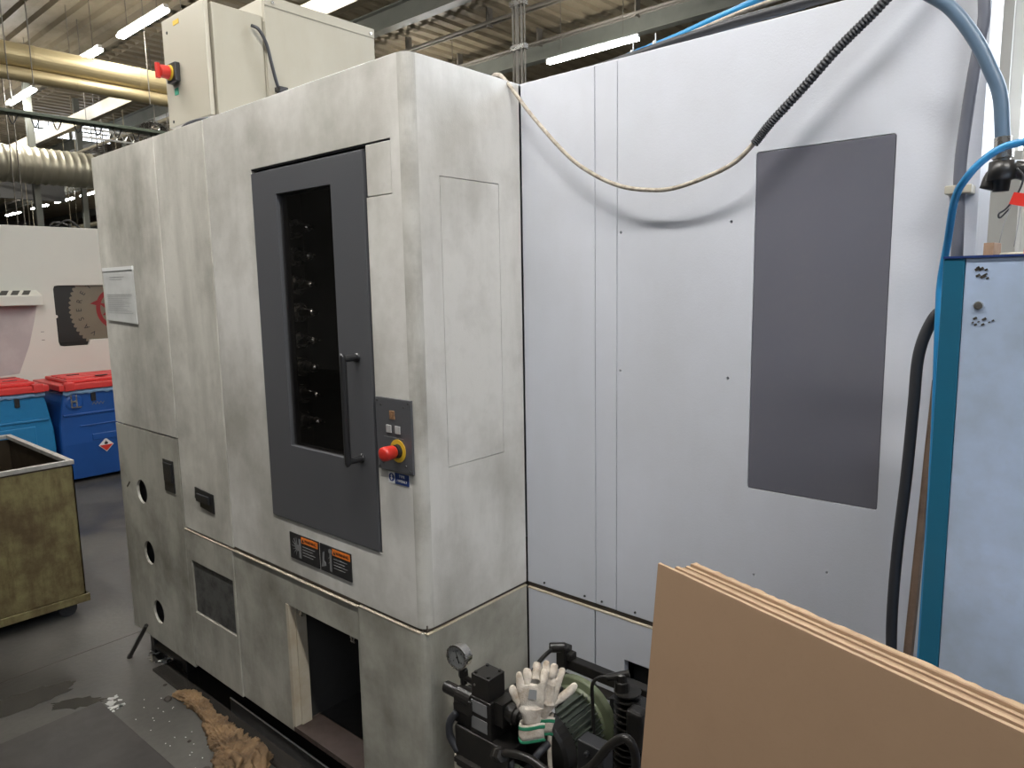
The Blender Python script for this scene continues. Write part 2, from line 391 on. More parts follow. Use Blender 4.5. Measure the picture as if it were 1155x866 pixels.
# seam: dark rail above, cream lip below
bm = bmesh.new()
box(bm, -2.778, XB-.02, YA+.006, YA+.03, .70, .745)
box(bm, XB-.03, XB-.006, YA+.01, YC, .70, .745)
box(bm, XB, -.80, YC+.006, YC+.03, .70, .745)
MC('seam_rail', bm, 'rail')
bm = bmesh.new()
box(bm, -2.782, -1.668, YA-.004, YA+.012, .7165, .7205)
box(bm, -1.660, XB-.02, YA-.004, YA+.012, .7215, .7255)
box(bm, XB-.012, XB+.004, YA+.004, YC-.004, .7215, .7255)
box(bm, XB+.004, -.80, YC-.004, YC+.012, .7155, .7195)
MC('seam_lip', bm, 'lip', bev=.001)
bm = bmesh.new(); screws(bm, [(-1.30, .747), (-1.15, .747), (-1.09, .747), (-.98, .747)], 'y', YC, -.003, .0035)
split('seam_screw', bm, 'screenblk', mc)
# carcass: roof, back, far-left side, inner walls, floor pan
bm = bmesh.new()
box(bm, XL, XB-.034, YA+.001, 3.2, TOP-.004, TOP+.001); box(bm, XB-.034, XB-.001, YA+.034, 3.2, TOP-.004, TOP+.001)
box(bm, XB-.001, XR, YC+.001, 1.765, TOP-.004, TOP+.001)
box(bm, XB-.001, -.62, 1.765, 3.2, TOP-.004, TOP+.001)
box(bm, XL, XL+.02, YA+T, 3.2, .13, TOP-.004)
box(bm, XL, -.62, 3.18, 3.2, .13, TOP-.004)
box(bm, -.64, -.62, 1.765, 3.18, .13, TOP-.004)
box(bm, -.62, XR-T, 1.755, 1.765, .13, TOP-.004)
MC('carcass', bm, 'paint_c', bev=.001)
bm = bmesh.new()
box(bm, XL+.02, -.62, YA+.05, 3.17, .13, .15)
box(bm, -2.785, XB-.03, 1.60, 1.62, .14, .70)
MC('inner_floor_pan', bm, 'inner')
# interior seen through the access opening
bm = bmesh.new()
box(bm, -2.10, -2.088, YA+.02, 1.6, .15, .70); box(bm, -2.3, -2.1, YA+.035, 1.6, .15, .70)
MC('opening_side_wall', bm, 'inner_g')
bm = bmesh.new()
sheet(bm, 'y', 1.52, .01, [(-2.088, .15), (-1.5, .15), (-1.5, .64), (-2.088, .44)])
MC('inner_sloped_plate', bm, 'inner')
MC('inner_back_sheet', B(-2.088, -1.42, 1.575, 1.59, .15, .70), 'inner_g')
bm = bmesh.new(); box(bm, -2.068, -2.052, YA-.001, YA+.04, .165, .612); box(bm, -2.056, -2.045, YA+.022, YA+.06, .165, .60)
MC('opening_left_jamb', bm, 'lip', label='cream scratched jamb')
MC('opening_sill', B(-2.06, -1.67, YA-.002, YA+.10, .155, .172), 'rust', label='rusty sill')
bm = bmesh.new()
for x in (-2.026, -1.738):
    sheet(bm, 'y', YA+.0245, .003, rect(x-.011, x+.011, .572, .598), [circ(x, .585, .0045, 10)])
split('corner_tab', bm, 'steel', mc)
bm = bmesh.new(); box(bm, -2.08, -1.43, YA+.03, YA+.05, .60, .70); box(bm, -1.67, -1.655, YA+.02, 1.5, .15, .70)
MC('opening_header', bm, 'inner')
# base plinth, sunken under the skirts
MC('plinth', B(-3.30, -.70, 1.70, 3.1, 0, .13), 'inner')
bm = bmesh.new()
for x in (-3.2, -2.4, -1.55): cyl(bm, (x, 1.42, 0), (x, 1.42, .02), .05, n=20); cyl(bm, (x, 1.42, .02), (x, 1.42, .14), .018, n=14)
split('levelling_foot', bm, 'blackm', mc)
MC('plate_backing', B(-2.745, -2.415, YA+.010, YA+.018, .378, .602), 'inner')
# dark scuffed data plate
bm = bmesh.new(); box(bm, -2.739, -2.421, YA+.003, YA+.009, .385, .595)
dp = MC('data_plate', bm, 'platem' if 'platem' in M else 'inner_g', bev=.0008, label='dark scuffed plate')

# door recess and door
bm = bmesh.new()
box(bm, -2.108, -1.436, YA+T, YA+T+.004, .913, 2.022)
bmesh.ops.delete(bm, geom=list(bm.faces), context='FACES'); 
for v in list(bm.verts): bm.verts.remove(v)
sheet(bm, 'y', YA+.024, .004, rect(-2.12, -1.42, .90, 2.035), [rect(-1.955, -1.695, 1.17, 1.93)])
MC('door_recess', bm, 'black')
bm = bmesh.new(); box(bm, -2.106, -1.438, YA+.002, YA+.02, 2.0175, 2.0215)
MC('door_track', bm, 'black')
door = MC('sliding_door', S('y', YA-.004, .022, rect(-2.103, -1.5475, .917, 2.008), [rrect(-1.968, -1.692, 1.166, 1.935, .002, 1)]), 'door', bev=.0012)
sub('door_glass', B(-1.969, -1.691, YA+.008, YA+.012, 1.165, 1.936), 'glass', door)
hb = bmesh.new()
hx, hy = -1.607, YA-.052
tube(hb, [(hx, YA-.003, 1.462), (hx, hy+.012, 1.462), (hx, hy+.002, 1.459), (hx, hy, 1.449), (hx, hy, 1.19), (hx, hy+.002, 1.18), (hx, hy+.012, 1.177), (hx, YA-.003, 1.177)], .0095, k=5, n=16)
cyl(hb, (hx, YA-.004, 1.462), (hx, YA-.008, 1.462), .013); cyl(hb, (hx, YA-.004, 1.177), (hx, YA-.008, 1.177), .013)
sub('door_handle', hb, 'black', door, smooth=True)
# tool magazine behind the door glass
bm = bmesh.new(); box(bm, -2.30, -1.60, 1.50, 1.51, .95, 2.0); box(bm, -2.31, -2.30, 1.235, 1.5, .95, 2.0); box(bm, -1.60, -1.59, 1.24, 1.5, .95, 2.0)
MC('magazine_housing', bm, 'inner')
for k in range(8):
    z = 1.225+k*.088
    bm = bmesh.new()
    x0 = -2.085
    lathe(bm, (x0, 1.29, z), (1, .12, 0), [(0, .008), (.0, .022), (.03, .026), (.034, .030), (.044, .030), (.048, .024), (.054, .030), (.062, .030), (.066, .022), (.12, .012), (.125, .007), (.14, .007)], 24)
    MC('tool_holder', bm, 'steel', smooth=False)
bm = bmesh.new(); box(bm, -2.16, -2.09, 1.27, 1.36, 1.12, 1.95)
MC('magazine_rail', bm, 'blackm')

# emergency-stop plate
ep = MC('control_plate', B(-1.531, -1.388, YA-.008, YA, 1.163, 1.361), 'door', bev=.0015)
bm = bmesh.new(); screws(bm, [(-1.523, 1.352), (-1.397, 1.352), (-1.523, 1.172), (-1.397, 1.172), (-1.508, 1.341), (-1.414, 1.341), (-1.508, 1.184), (-1.414, 1.184)], 'y', YA-.008, -.0015, .0035)
split('plate_screw', bm, 'screenblk', ep)
bm = bmesh.new(); box(bm, -1.472, -1.452, YA-.010, YA-.008, 1.306, 1.328); sub('indicator', bm, 'btno', ep)
for x in (-1.477, -1.441):
    bm = bmesh.new(); box(bm, x-.010, x+.010, YA-.011, YA-.008, 1.268, 1.289); sub('push_button', bm, 'btn', ep, bev=.001)
bm = bmesh.new(); box(bm, -1.50, -1.42, YA-.0085, YA-.008, 1.2555, 1.2565); sub('scribed_line', bm, 'ink', ep)
ex, ez = -1.444, 1.222
bm = bmesh.new(); sheet(bm, 'y', YA-.0095, .0015, circ(ex, ez, .031), [circ(ex, ez, .019)]); sub('yellow_ring', bm, 'yellow', ep)
bm = bmesh.new(); lathe(bm, (ex, YA-.008, ez), (0, -1, 0), [(0, .018), (.010, .018), (.011, .014), (.02, .014)]); sub('button_collar', bm, 'black', ep)
bm = bmesh.new(); lathe(bm, (ex, YA-.022, ez), (0, -1, 0), [(0, .016), (.004, .0185), (.030, .0195), (.037, .0185), (.040, .014), (.041, .006)], 36); sub('emergency_button', bm, 'red', ep, smooth=True)

# sticker under the plate
st = MC('small_sticker', B(-1.498, -1.412, YA-.001, YA, 1.127, 1.158), 'white')
bm = bmesh.new(); box(bm, -1.470, -1.412, YA-.0014, YA-.0009, 1.127, 1.158); sheet(bm, 'y', YA-.0014, .0005, circ(-1.484, 1.143, .0115)); sub('blue_field', bm, 'navy', st)
bm = text_on('TYPE', .0105, (-1.441, YA-.0018, 1.150), (1, 0, 0), (0, 0, 1)); b2 = text_on('/ WEEKLY', .0095, (-1.441, YA-.0018, 1.137), (1, 0, 0), (0, 0, 1))
me = bpy.data.meshes.new('tmp'); b2.to_mesh(me); b2.free(); bm.from_mesh(me)
box(bm, -1.4855, -1.4825, YA-.0019, YA-.0014, 1.135, 1.151); box(bm, -1.488, -1.480, YA-.0019, YA-.0014, 1.139, 1.142); box(bm, -1.487, -1.481, YA-.0019, YA-.0014, 1.146, 1.149)
sub('sticker_lettering', bm, 'white', st)

# two warning plates
def warning(x0, x1, kind):
    z0, z1 = .789, .876
    w = MC('warning_plate', B(x0, x1, YA-.0035, YA, z0, z1), 'black', bev=.0008)
    xm = x0+(x1-x0)*.42
    bm = bmesh.new(); sheet(bm, 'y', YA-.0042, .0008, rect(xm, x1-.004, z1-.024, z1-.004)); sub('orange_band', bm, 'orange', w)
    bm = text_on('WARNING', .0135, ((xm+x1)/2+.004, YA-.0047, z1-.0145), (1, 0, 0), (0, 0, 1))
    sheet(bm, 'y', YA-.0047, .0004, [(xm+.004, z1-.021), (xm+.016, z1-.021), (xm+.010, z1-.008)]); sub('band_lettering', bm, 'black', w)
    bm = bmesh.new()
    for i in range(4): box(bm, xm+.004, x1-.02-(i%2)*.012, YA-.0040, YA-.0035, z1-.036-.0095*i, z1-.0345-.0095*i)
    sub('fine_print', bm, 'ink', w)
    bm = bmesh.new()
    if kind == 0:
        sheet(bm, 'y', YA-.0042, .0008, rect(xm-.016, xm-.004, z0+.010, z1-.014))
        sheet(bm, 'y', YA-.0042, .0008, circ(xm-.024, z0+.042, .011, 12))
        for a in (100, 125, 150, 175, 200, 225, 250):
            c, s = math.cos(R(a)), math.sin(R(a)); px, pz = xm-.024, z0+.042
            sheet(bm, 'y', YA-.0042, .0008, [(px+c*.012-s*.0015, pz+s*.012+c*.0015), (px+c*.033, pz+s*.033), (px+c*.012+s*.0015, pz+s*.012-c*.0015)])
    else:
        sheet(bm, 'y', YA-.0042, .0008, rect(xm-.016, xm-.006, z0+.008, z1-.022))
        sheet(bm, 'y', YA-.0042, .0008, circ(xm-.011, z1-.016, .009, 14))
        sheet(bm, 'y', YA-.0042, .0008, [(x0+.006, z0+.012), (x0+.03, z0+.02), (x0+.03, z0+.03), (x0+.021, z0+.034), (x0+.024, z1-.022), (x0+.014, z1-.028), (x0+.012, z0+.028)])
        for zz in (z0+.03, z0+.046): sheet(bm, 'y', YA-.0042, .0008, [(xm-.024, zz), (xm-.014, zz+.006), (xm-.014, zz+.010)])
    sub('pictogram', bm, 'pict', w)
warning(-2.011, -1.850, 0); warning(-1.843, -1.685, 1)
# recessed latch handles
la = MC('flush_latch', B(-2.922, -2.832, YA-.008, YA+.001, .852, .984), 'black', bev=.002)
sub('latch_lever', B(-2.912, -2.842, YA-.013, YA-.004, .895, .972), 'black', la, bev=.002)
bm = bmesh.new(); cyl(bm, (-2.905, YA-.004, .868), (-2.905, YA-.006, .868), .006, n=14); sub('latch_lock', bm, 'steel', la)
la = MC('stepped_latch', S('y', YA-.006, .007, [(-2.665, .866), (-2.66, .90), (-2.66, .912), (-2.515, .905), (-2.515, .83), (-2.625, .84), (-2.625, .866)]), 'black', bev=.002)
bm = bmesh.new(); box(bm, -2.64, -2.54, YA-.014, YA-.006, .862, .892); sub('latch_lever', bm, 'black', la, bev=.002)
bm = bmesh.new(); sheet(bm, 'y', YA-.005, .002, [(-3.325, .80), (-3.29, .828), (-3.285, .822), (-3.32, .794)]); MC('scratch_mark', bm, 'grit')

# document sleeve
ds = MC('document_sleeve', S('y', YA-.0085, .004, [(-3.352, 1.535), (-3.045, 1.523), (-3.048, 1.757), (-3.357, 1.757)]), 'paper', bev=.001, label='clear sleeve with printed sheet')
bm = bmesh.new()
for z, a, b in ((1.715, -3.29, -3.14), (1.705, -3.29, -3.16)): box(bm, a, b, YA-.0093, YA-.0086, z, z+.0018)
for z in (1.643, 1.636, 1.566): box(bm, -3.335, -3.075, YA-.0093, YA-.0086, z, z+.001)
for i in range(9): box(bm, -3.33, -3.09-(i*37 % 5)*.02, YA-.0093, YA-.0086, 1.575+.0065*i, 1.5758+.0065*i)
sub('printed_lines', bm, 'ink', ds)
bm = bmesh.new(); box(bm, -3.357, -3.048, YA-.0105, YA-.004, 1.742, 1.757); sub('sleeve_top_hem', bm, 'white', ds)

# ---------------------------------------------------------------- electrical cabinet on the roof
ec = thing('electrical_cabinet', 'cream electrical cabinet with red isolator switch standing on the grey machine roof', 'cabinet', (-2.66, 1.65, TOP+.001))
EC = lambda n, bm, m, **k: obj(n, bm, m, ec, **k)
EC('front_housing', B(-2.835, -2.500, 1.318, 1.512, 2.262, 2.648), 'cream_shaded', bev=.003)
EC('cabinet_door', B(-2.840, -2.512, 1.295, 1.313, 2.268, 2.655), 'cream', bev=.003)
EC('tall_housing', B(-2.84, -2.498, 1.514, 2.02, 2.262, 2.715), 'cream_shaded', bev=.004)
EC('side_cover', B(-2.498, -2.490, 1.516, 2.022, 2.30, 2.722), 'cream_shaded', bev=.002)
EC('cover_flange', B(-2.4905, -2.486, 1.516, 2.021, 2.685, 2.722), 'cream_shaded', bev=.002)
EC('base_frame', B(-2.80, -2.52, 1.34, 2.0, TOP+.001, 2.262), 'rail')
bm = bmesh.new()
for y, z in ((1.548, 2.70), (2.0, 2.70)): cyl(bm, (-2.486, y, z), (-2.481, y, z), .006, n=12)
split('cover_bolt', bm, 'steel', ec)
bm = bmesh.new(); screws(bm, [(-2.80, 2.606), (-2.80, 2.288)], 'y', 1.295, -.002, .006); split('door_lock', bm, 'blackm', ec)
sw = EC('isolator_switch', B(-2.786, -2.716, 1.275, 1.295, 2.418, 2.486), 'black', bev=.003)
bm = bmesh.new(); lathe(bm, (-2.756, 1.275, 2.452), (0, -1, 0), [(0, .027), (.006, .027), (.007, .024)]); sub('switch_ring', bm, 'yellow', sw)
bm = bmesh.new(); lathe(bm, (-2.756, 1.268, 2.452), (0, -1, 0), [(0, .024), (.03, .022), (.033, .018)], 20); box(bm, -2.762, -2.750, 1.222, 1.238, 2.425, 2.479); sub('switch_knob', bm, 'red', sw, bev=.002)
EC('green_label', B(-2.772, -2.742, 1.2935, 1.295, 2.378, 2.402), 'green')
EC('yellow_label', B(-2.745, -2.700, 1.2935, 1.295, 2.618, 2.634), 'yellow')
bm = TB([(-2.488, 1.46, 2.60), (-2.47, 1.478, 2.585), (-2.462, 1.50, 2.54), (-2.462, 1.515, 2.48), (-2.466, 1.53, 2.43), (-2.47, 1.545, 2.39), (-2.47, 1.56, 2.34), (-2.47, 1.57, 2.26), (-2.47, 1.58, TOP+.005)], .006)
tag(obj('power_cable', bm, 'rubber', smooth=True), 'black cable looping down side of cream electrical cabinet', 'cable')
bm = bmesh.new(); box(bm, -2.49, -2.455, 1.54, 1.575, 2.385, 2.40); box(bm, -2.49, -2.46, 1.55, 1.56, 2.34, 2.385)
EC('cable_clamp', bm, 'blackm')
bm = TB([(-2.69, 1.255, TOP+.004), (-2.60, 1.25, TOP+.024), (-2.48, 1.25, TOP+.022), (-2.36, 1.26, TOP+.008)], .007)
tag(obj('loose_cable', bm, 'rubber', smooth=True), 'short black cable lying on grey machine roof below cabinet', 'cable')

# ---------------------------------------------------------------- cables and hoses
bm = TB([(-1.60, 1.60, 2.224), (-1.48, 1.60, 2.235), (-1.42, 1.59, 2.247), (-1.373, 1.58, 2.214), (-1.285, 1.58, 2.111), (-1.165, 1.58, 1.99), (-1.08, 1.58, 1.931), (-1.0, 1.58, 1.894), (-.923, 1.58, 1.877), (-.851, 1.58, 1.874), (-.761, 1.58, 1.893), (-.698, 1.58, 1.917), (-.65, 1.58, 1.957)], .0055, n=10)
tag(obj('hanging_cable', bm, 'whitecable', smooth=True), 'grubby white cable drooping across the pale grey panels', 'cable')
pts = spline([(-.657, 1.58, 1.949), (-.62, 1.58, 1.989), (-.557, 1.58, 2.046), (-.489, 1.58, 2.111), (-.426, 1.58, 2.162), (-.36, 1.585, 2.222), (-.30, 1.60, 2.26)], 24)
bm = bmesh.new(); tube(bm, pts, .0, n=14, smooth=False, rfun=lambda i, n: .0105 if i % 2 else .0085)
tag(obj('corrugated_conduit', bm, 'rubber'), 'black ribbed conduit running up from the white cable end', 'conduit')
G_AIR = None
bm = TB([(-1.20, 1.80, 2.226), (-1.109, 1.75, 2.252), (-1.02, 1.74, 2.262), (-.948, 1.74, 2.270), (-.851, 1.74, 2.286), (-.76, 1.74, 2.30), (-.675, 1.74, 2.315), (-.5, 1.74, 2.34)], .0095)
tag(obj('air_hose', bm, 'bluehose', smooth=True), 'blue air hose rising along the machine top under the bright light', 'hose')
bm = TB([(-1.20, 1.77, 2.224), (-1.09, 1.72, 2.236), (-1.0, 1.71, 2.243), (-.93, 1.71, 2.245), (-.85, 1.71, 2.25), (-.74, 1.70, 2.252), (-.6, 1.70, 2.254)], .008)
tag(obj('grey_hose', bm, 'slatehose', smooth=True), 'slate blue hose tied beside the blue air hose on machine top', 'hose')
bm = TB([(-1.36, 1.70, 2.224), (-1.2, 1.68, 2.224), (-1.106, 1.67, 2.223), (-.899, 1.665, 2.236), (-.741, 1.66, 2.242), (-.6, 1.66, 2.244), (-.509, 1.66, 2.247), (-.38, 1.66, 2.27)], .011)
tag(obj('black_cable', bm, 'rubber', smooth=True), 'thick black cable lying along the top edge of pale panel', 'cable')
bm = TB([(-1.36, 1.74, 2.222), (-1.2, 1.715, 2.222), (-1.05, 1.69, 2.238), (-.9, 1.69, 2.25), (-.74, 1.69, 2.272), (-.6, 1.69, 2.282)], .005)
tag(obj('thin_cable', bm, 'whitecable', smooth=True), 'thin pale cable between the black cable and blue hose on machine top', 'cable')
bm = bmesh.new()
for x, y, z in ((-1.06, 1.735, 2.255), (-.99, 1.73, 2.262)):
    lathe(bm, (x-.002, y, z), (1, 0, .1), [(0, .0125), (.004, .0125)], 16); box(bm, x-.001, x+.001, y-.001, y+.001, z+.012, z+.030)
tag(obj('cable_ties', bm, 'white'), 'white cable ties around the blue hose bundle', 'cable tie')
bm = TB([(-.36, 1.50, 2.178), (-.311, 1.50, 2.143), (-.275, 1.50, 2.109), (-.239, 1.50, 2.053), (-.213, 1.50, 1.997), (-.197, 1.50, 1.951), (-.189, 1.50, 1.878)], .0115)
tag(obj('thick_hose', bm, 'slatehose', smooth=True), 'thick slate blue hose arching down to the brass fitting', 'hose')
bm = TB([(-.252, 1.603, 2.30), (-.246, 1.603, 2.154), (-.244, 1.603, 2.115), (-.249, 1.603, 2.07), (-.257, 1.603, 1.995), (-.266, 1.603, 1.869), (-.264, 1.603, 1.771), (-.261, 1.603, 1.60), (-.262, 1.603, 1.3), (-.265, 1.603, .9), (-.265, 1.60, .01)], .0105)
tag(obj('vertical_cable', bm, 'rubberg', smooth=True), 'dusty dark cable running straight down the right edge of pale panel', 'cable')
bm = TB([(-.02, 1.40, 1.83), (-.08, 1.40, 1.85), (-.13, 1.40, 1.858), (-.171, 1.40, 1.855), (-.2, 1.40, 1.838), (-.223, 1.405, 1.813), (-.242, 1.43, 1.782), (-.258, 1.48, 1.71), (-.268, 1.50, 1.645), (-.268, 1.50, 1.58), (-.262, 1.50, 1.3), (-.262, 1.50, .9), (-.262, 1.50, .01)], .0062)
tag(obj('curving_air_hose', bm, 'bluehose', smooth=True), 'bright blue air hose curving down through the pale clip', 'hose')
tag(obj('cable_clip', B(-.287, -.243, 1.585, YC-.0005, 1.806, 1.822), 'cream', bev=.002), 'pale plastic clip on the panel holding cable and blue hose', 'clip')
bm = TB([(-.242, 1.52, 1.62), (-.255, 1.52, 1.60), (-.28, 1.52, 1.575), (-.300, 1.52, 1.509), (-.304, 1.52, 1.407), (-.309, 1.52, 1.269), (-.317, 1.52, 1.124), (-.320, 1.52, .977), (-.315, 1.52, .80), (-.315, 1.52, .4), (-.315, 1.50, .015)], .0105)
tag(obj('drooping_hose', bm, 'rubber', smooth=True), 'worn black hose bending down behind the galvanised cabinet', 'hose')
bm = bmesh.new()
sheet(bm, 'y', 1.535, .022, [(-.279, 1.46), (-.268, 1.462), (-.298, .42), (-.305, .01), (-.332, .01), (-.318, .42)])
tag(obj('wooden_stick', bm, 'wood', bev=.003), 'long brown wooden batten leaning between black hose and cabinet', 'stick')

# ---------------------------------------------------------------- galvanised cabinet at the right
gc = thing('sheet_metal_cabinet', 'galvanised sheet metal cabinet with teal blue painted edge at far right', 'cabinet', (.15, 1.25, 0))
X0, Y0, ZT = -.1985, 1.12, 1.6755
obj('cabinet_body', B(X0+.002, .62, Y0+.006, 1.44, .02, ZT-.004), 'galv', gc, bev=.003)
obj('front_sheet', B(X0+.026, .62, Y0, Y0+.006, .02, ZT), 'galv', gc, bev=.001)
obj('blue_edge_strip', B(X0, X0+.0255, Y0-.001, Y0+.02, .02, ZT), 'bluepaint', gc, bev=.002)
obj('top_trim', B(X0, .62, Y0-.002, Y0+.02, ZT, ZT+.003), 'navy', gc)
bm = bmesh.new()
for x, z in ((-.155, 1.613),): lathe(bm, (x, Y0, z), (0, -1, 0), [(0, .006), (.002, .005), (.0025, .0035)], 16)
obj('front_screw', bm, 'steel', gc)
bm = bmesh.new()
for i in range(16):
    x = -.15+random.uniform(-.012, .012); z = 1.613+random.choice((-.022, .035, .045))+random.uniform(-.006, .008)
    a = random.uniform(.001, .003)
    sheet(bm, 'y', Y0-.0006, .0006, [(x, z), (x+a*2, z+a), (x+a*1.2, z+a*2.2), (x-a*.6, z+a)])
obj('paint_scuffs', bm, 'grit', gc)
obj('cabinet_feet', B(X0+.03, .6, Y0+.03, 1.42, 0, .02), 'black', gc)
bm = bmesh.new(); sheet(bm, 'z', ZT+.0001, .028, [(-.187, 1.36), (-.172, 1.352), (-.168, 1.40), (-.183, 1.40)]); 
tag(obj('wood_block', bm, 'wood', bev=.001), 'small brown wooden block standing on top of the galvanised cabinet', 'wood block')
bm = bmesh.new(); lathe(bm, (-.118, 1.33, ZT), (0, 0, 1), [(0, .014), (.03, .012), (.045, .008), (.062, .006)], 20)
tag(obj('orange_nozzle', bm, 'orangepl', smooth=True), 'orange plastic nozzle standing at right end of galvanised cabinet top', 'nozzle')
bm = bmesh.new(); box(bm, -.165, -.13, 1.36, 1.40, ZT+.0001, ZT+.012)
tag(obj('pale_block', bm, 'cream', bev=.002), 'small pale terminal block beside the brown wooden block on cabinet', 'block')
# brass fitting where the thick hose ends
ft = thing('hose_fitting', 'dark oily pipe fitting with brass union at the end of the thick slate hose', 'pipe fitting', (-.185, 1.50, 1.77))
bm = bmesh.new(); lathe(bm, (-.189, 1.50, 1.885), (.05, 0, -1), [(0, .013), (.02, .013), (.022, .016), (.035, .016), (.037, .012), (.05, .012)], 12); obj('brass_union', bm, 'steel', ft)
bm = bmesh.new(); tube(bm, [(-.205, 1.51, 1.80), (-.195, 1.51, 1.825), (-.165, 1.51, 1.83), (-.13, 1.52, 1.82), (-.09, 1.53, 1.86), (-.04, 1.54, 1.88)], .016, k=5); lathe(bm, (-.187, 1.50, 1.845), (0, 0, -1), [(0, .02), (.03, .022), (.032, .014), (.05, .012)], 12); obj('pipe_elbow', bm, 'blackm', ft, smooth=True)
bm = bmesh.new(); box(bm, -.02, 0.0, 1.5, 1.6, 1.0, 1.9); bm.free()
bm = TB([(-.165, 1.49, 1.83), (-.155, 1.485, 1.815), (-.16, 1.485, 1.79), (-.175, 1.485, 1.765), (-.185, 1.485, 1.757), (-.183, 1.485, 1.75), (-.17, 1.485, 1.765)], .0016, n=6)
obj('wire_loop', bm, 'rubber', ft, smooth=True)
bm = bmesh.new(); sheet(bm, 'y', 1.475, .004, [(-.171, 1.771), (-.165, 1.790), (-.146, 1.785), (-.15, 1.765)]); obj('red_tag', bm, 'red', ft, label='red plastic tag')
bm = TB([(-.168, 1.48, 1.77), (-.176, 1.48, 1.74), (-.182, 1.48, 1.70)], .0008, n=5); tube(bm, [(-.155, 1.48, 1.765), (-.157, 1.48, 1.73), (-.16, 1.48, 1.70)], .0008, n=5); split('thin_wire', bm, 'ink', ft)
tag(obj('support_pipe', TB([(-.04, 1.54, 1.88), (-.03, 1.54, 1.5), (-.03, 1.54, 0)], .02, smooth=False), 'blackm', smooth=True), 'dark standing pipe behind the galvanised cabinet carrying the hose fitting', 'pipe')

# ---------------------------------------------------------------- leaning cardboard sheets
th = R(5.5); ca, sa = math.cos(R(18)), math.sin(R(18))
dr = Vector((ca, -sa, 0))                         # along the sheets
bk = Vector((sa, ca, 0))                          # horizontal, away from the camera
upv = bk*math.sin(th)+Vector((0, 0, math.cos(th)))
nrm = bk*math.cos(th)-Vector((0, 0, math.sin(th)))
base0 = Vector((-.592, 1.059, 1.167))-upv*(1.167/math.cos(th))
def card(i, off, shift, lift, thick, rough, m):
    bm = bmesh.new(); L0, W0 = 1.30, 1.167/math.cos(th)+lift
    NX, NZ = 130, 1
    o = base0+nrm*off+dr*shift
    o.z = max(o.z, 0) if False else o.z
    ids = []
    for side in (0, 1):
        row = []
        for ix in range(NX+1):
            t = ix/NX
            jit = (random.uniform(-rough, rough) if rough else 0)
            bot = o+dr*(L0*t)+nrm*(thick*side)
            bot = bot+upv*(-bot.z/math.cos(th))
            top = o+dr*(L0*t)+nrm*(thick*side); top = top+upv*((1.167+lift+jit-top.z)/math.cos(th))
            row.append((bm.verts.new(bot), bm.verts.new(top)))
        ids.append(row)
    for side in (0, 1):
        for a, b in zip(ids[side], ids[side][1:]): bm.faces.new((a[0], b[0], b[1], a[1]))
    for a, b, c, d in zip(ids[0], ids[0][1:], ids[1], ids[1][1:]):
        f = bm.faces.new((a[1], b[1], d[1], c[1])); f.material_index = 1
        bm.faces.new((a[0], c[0], d[0], b[0]))
    for e in (0, -1):
        f = bm.faces.new((ids[0][e][0], ids[0][e][1], ids[1][e][1], ids[1][e][0])); f.material_index = 1
    return obj('cardboard_sheet', bm, [m, 'cardedge' if i % 2 == 0 else 'card2'])
off = 0
grp = 'cardboard sheets leaning in a stack'
specs = [(.006, 0, 0, .0002), (.003, .012, -.002, .0004), (.007, .03, .001, .0004), (.005, .038, 0, .0003), (.006, .040, .002, .0003), (.004, .044, .006, .0003), (.011, .042, .004, .0013)]
labs = ['frontmost large brown cardboard sheet of the leaning stack, its whole face showing'] + ['brown cardboard sheet inside the leaning stack, only its pale edge showing']*5 + ['rearmost cardboard sheet of the leaning stack, thickest with frayed top edge']
for i, (tk, sh, li, ro_) in enumerate(specs):
    c = card(i, off, sh, li, tk, ro_, 'card'); off += tk+.0012
    tag(c, labs[i], 'cardboard sheet', grp)

# ---------------------------------------------------------------- hydraulic unit in the nook
hu = thing('hydraulic_power_unit', 'black oily hydraulic pump unit with green motor in the machine nook', 'pump unit', (-1.08, 1.4, 0))
HU = lambda n, bm, m, **k: obj(n, bm, m, hu, **k)
bm = bmesh.new(); box(bm, -1.300, -1.06, 1.22, 1.56, .02, .405); HU('oil_tank', bm, 'cream', bev=.012, seg=3)
bm = bmesh.new(); box(bm, -1.06, -.78, 1.17, 1.58, .02, .36); HU('tank_top_frame', bm, 'blackm', bev=.006)
MY = 1.42; mcx, mcz = -1.03, .512
bm = bmesh.new(); lathe(bm, (mcx, MY+.02, mcz), (0, -1, 0), [(0, .113), (.016, .113), (.019, .110), (.022, .092), (.03, .088)], 48); HU('motor_flange', bm, 'motor', smooth=False, bev=.001)
bm = bmesh.new(); screws(bm, [(mcx+.1*math.cos(R(a)), mcz+.1*math.sin(R(a))) for a in (-30, 60, 150, 240)], 'y', MY+.001, -.006, .007); split('flange_bolt', bm, 'steel', hu)
bm = bmesh.new(); lathe(bm, (mcx, MY-.008, mcz), (0, -1, 0), [(0, .080), (.13, .080), (.135, .070)], 40)
NF = 40
for i in range(NF):
    a = 2*PI*i/NF; c, s = math.cos(a), math.sin(a)
    if 75 < math.degrees(a) % 360 < 150: continue
    u = Vector((c, 0, s)); t = Vector((-s, 0, c))*.0018
    q = [Vector((mcx, 0, mcz))+u*.078-t, Vector((mcx, 0, mcz))+u*.078+t, Vector((mcx, 0, mcz))+u*.095+t*.6, Vector((mcx, 0, mcz))+u*.095-t*.6]
    v0 = [bm.verts.new((p.x, MY-.012, p.z)) for p in q]; v1 = [bm.verts.new((p.x, MY-.125, p.z)) for p in q]
    for k in range(4): bm.faces.new((v0[k], v0[(k+1)%4], v1[(k+1)%4], v1[k]))
    bm.faces.new(v0); bm.faces.new(v1[::-1])
HU('finned_motor_body', bm, 'motord')
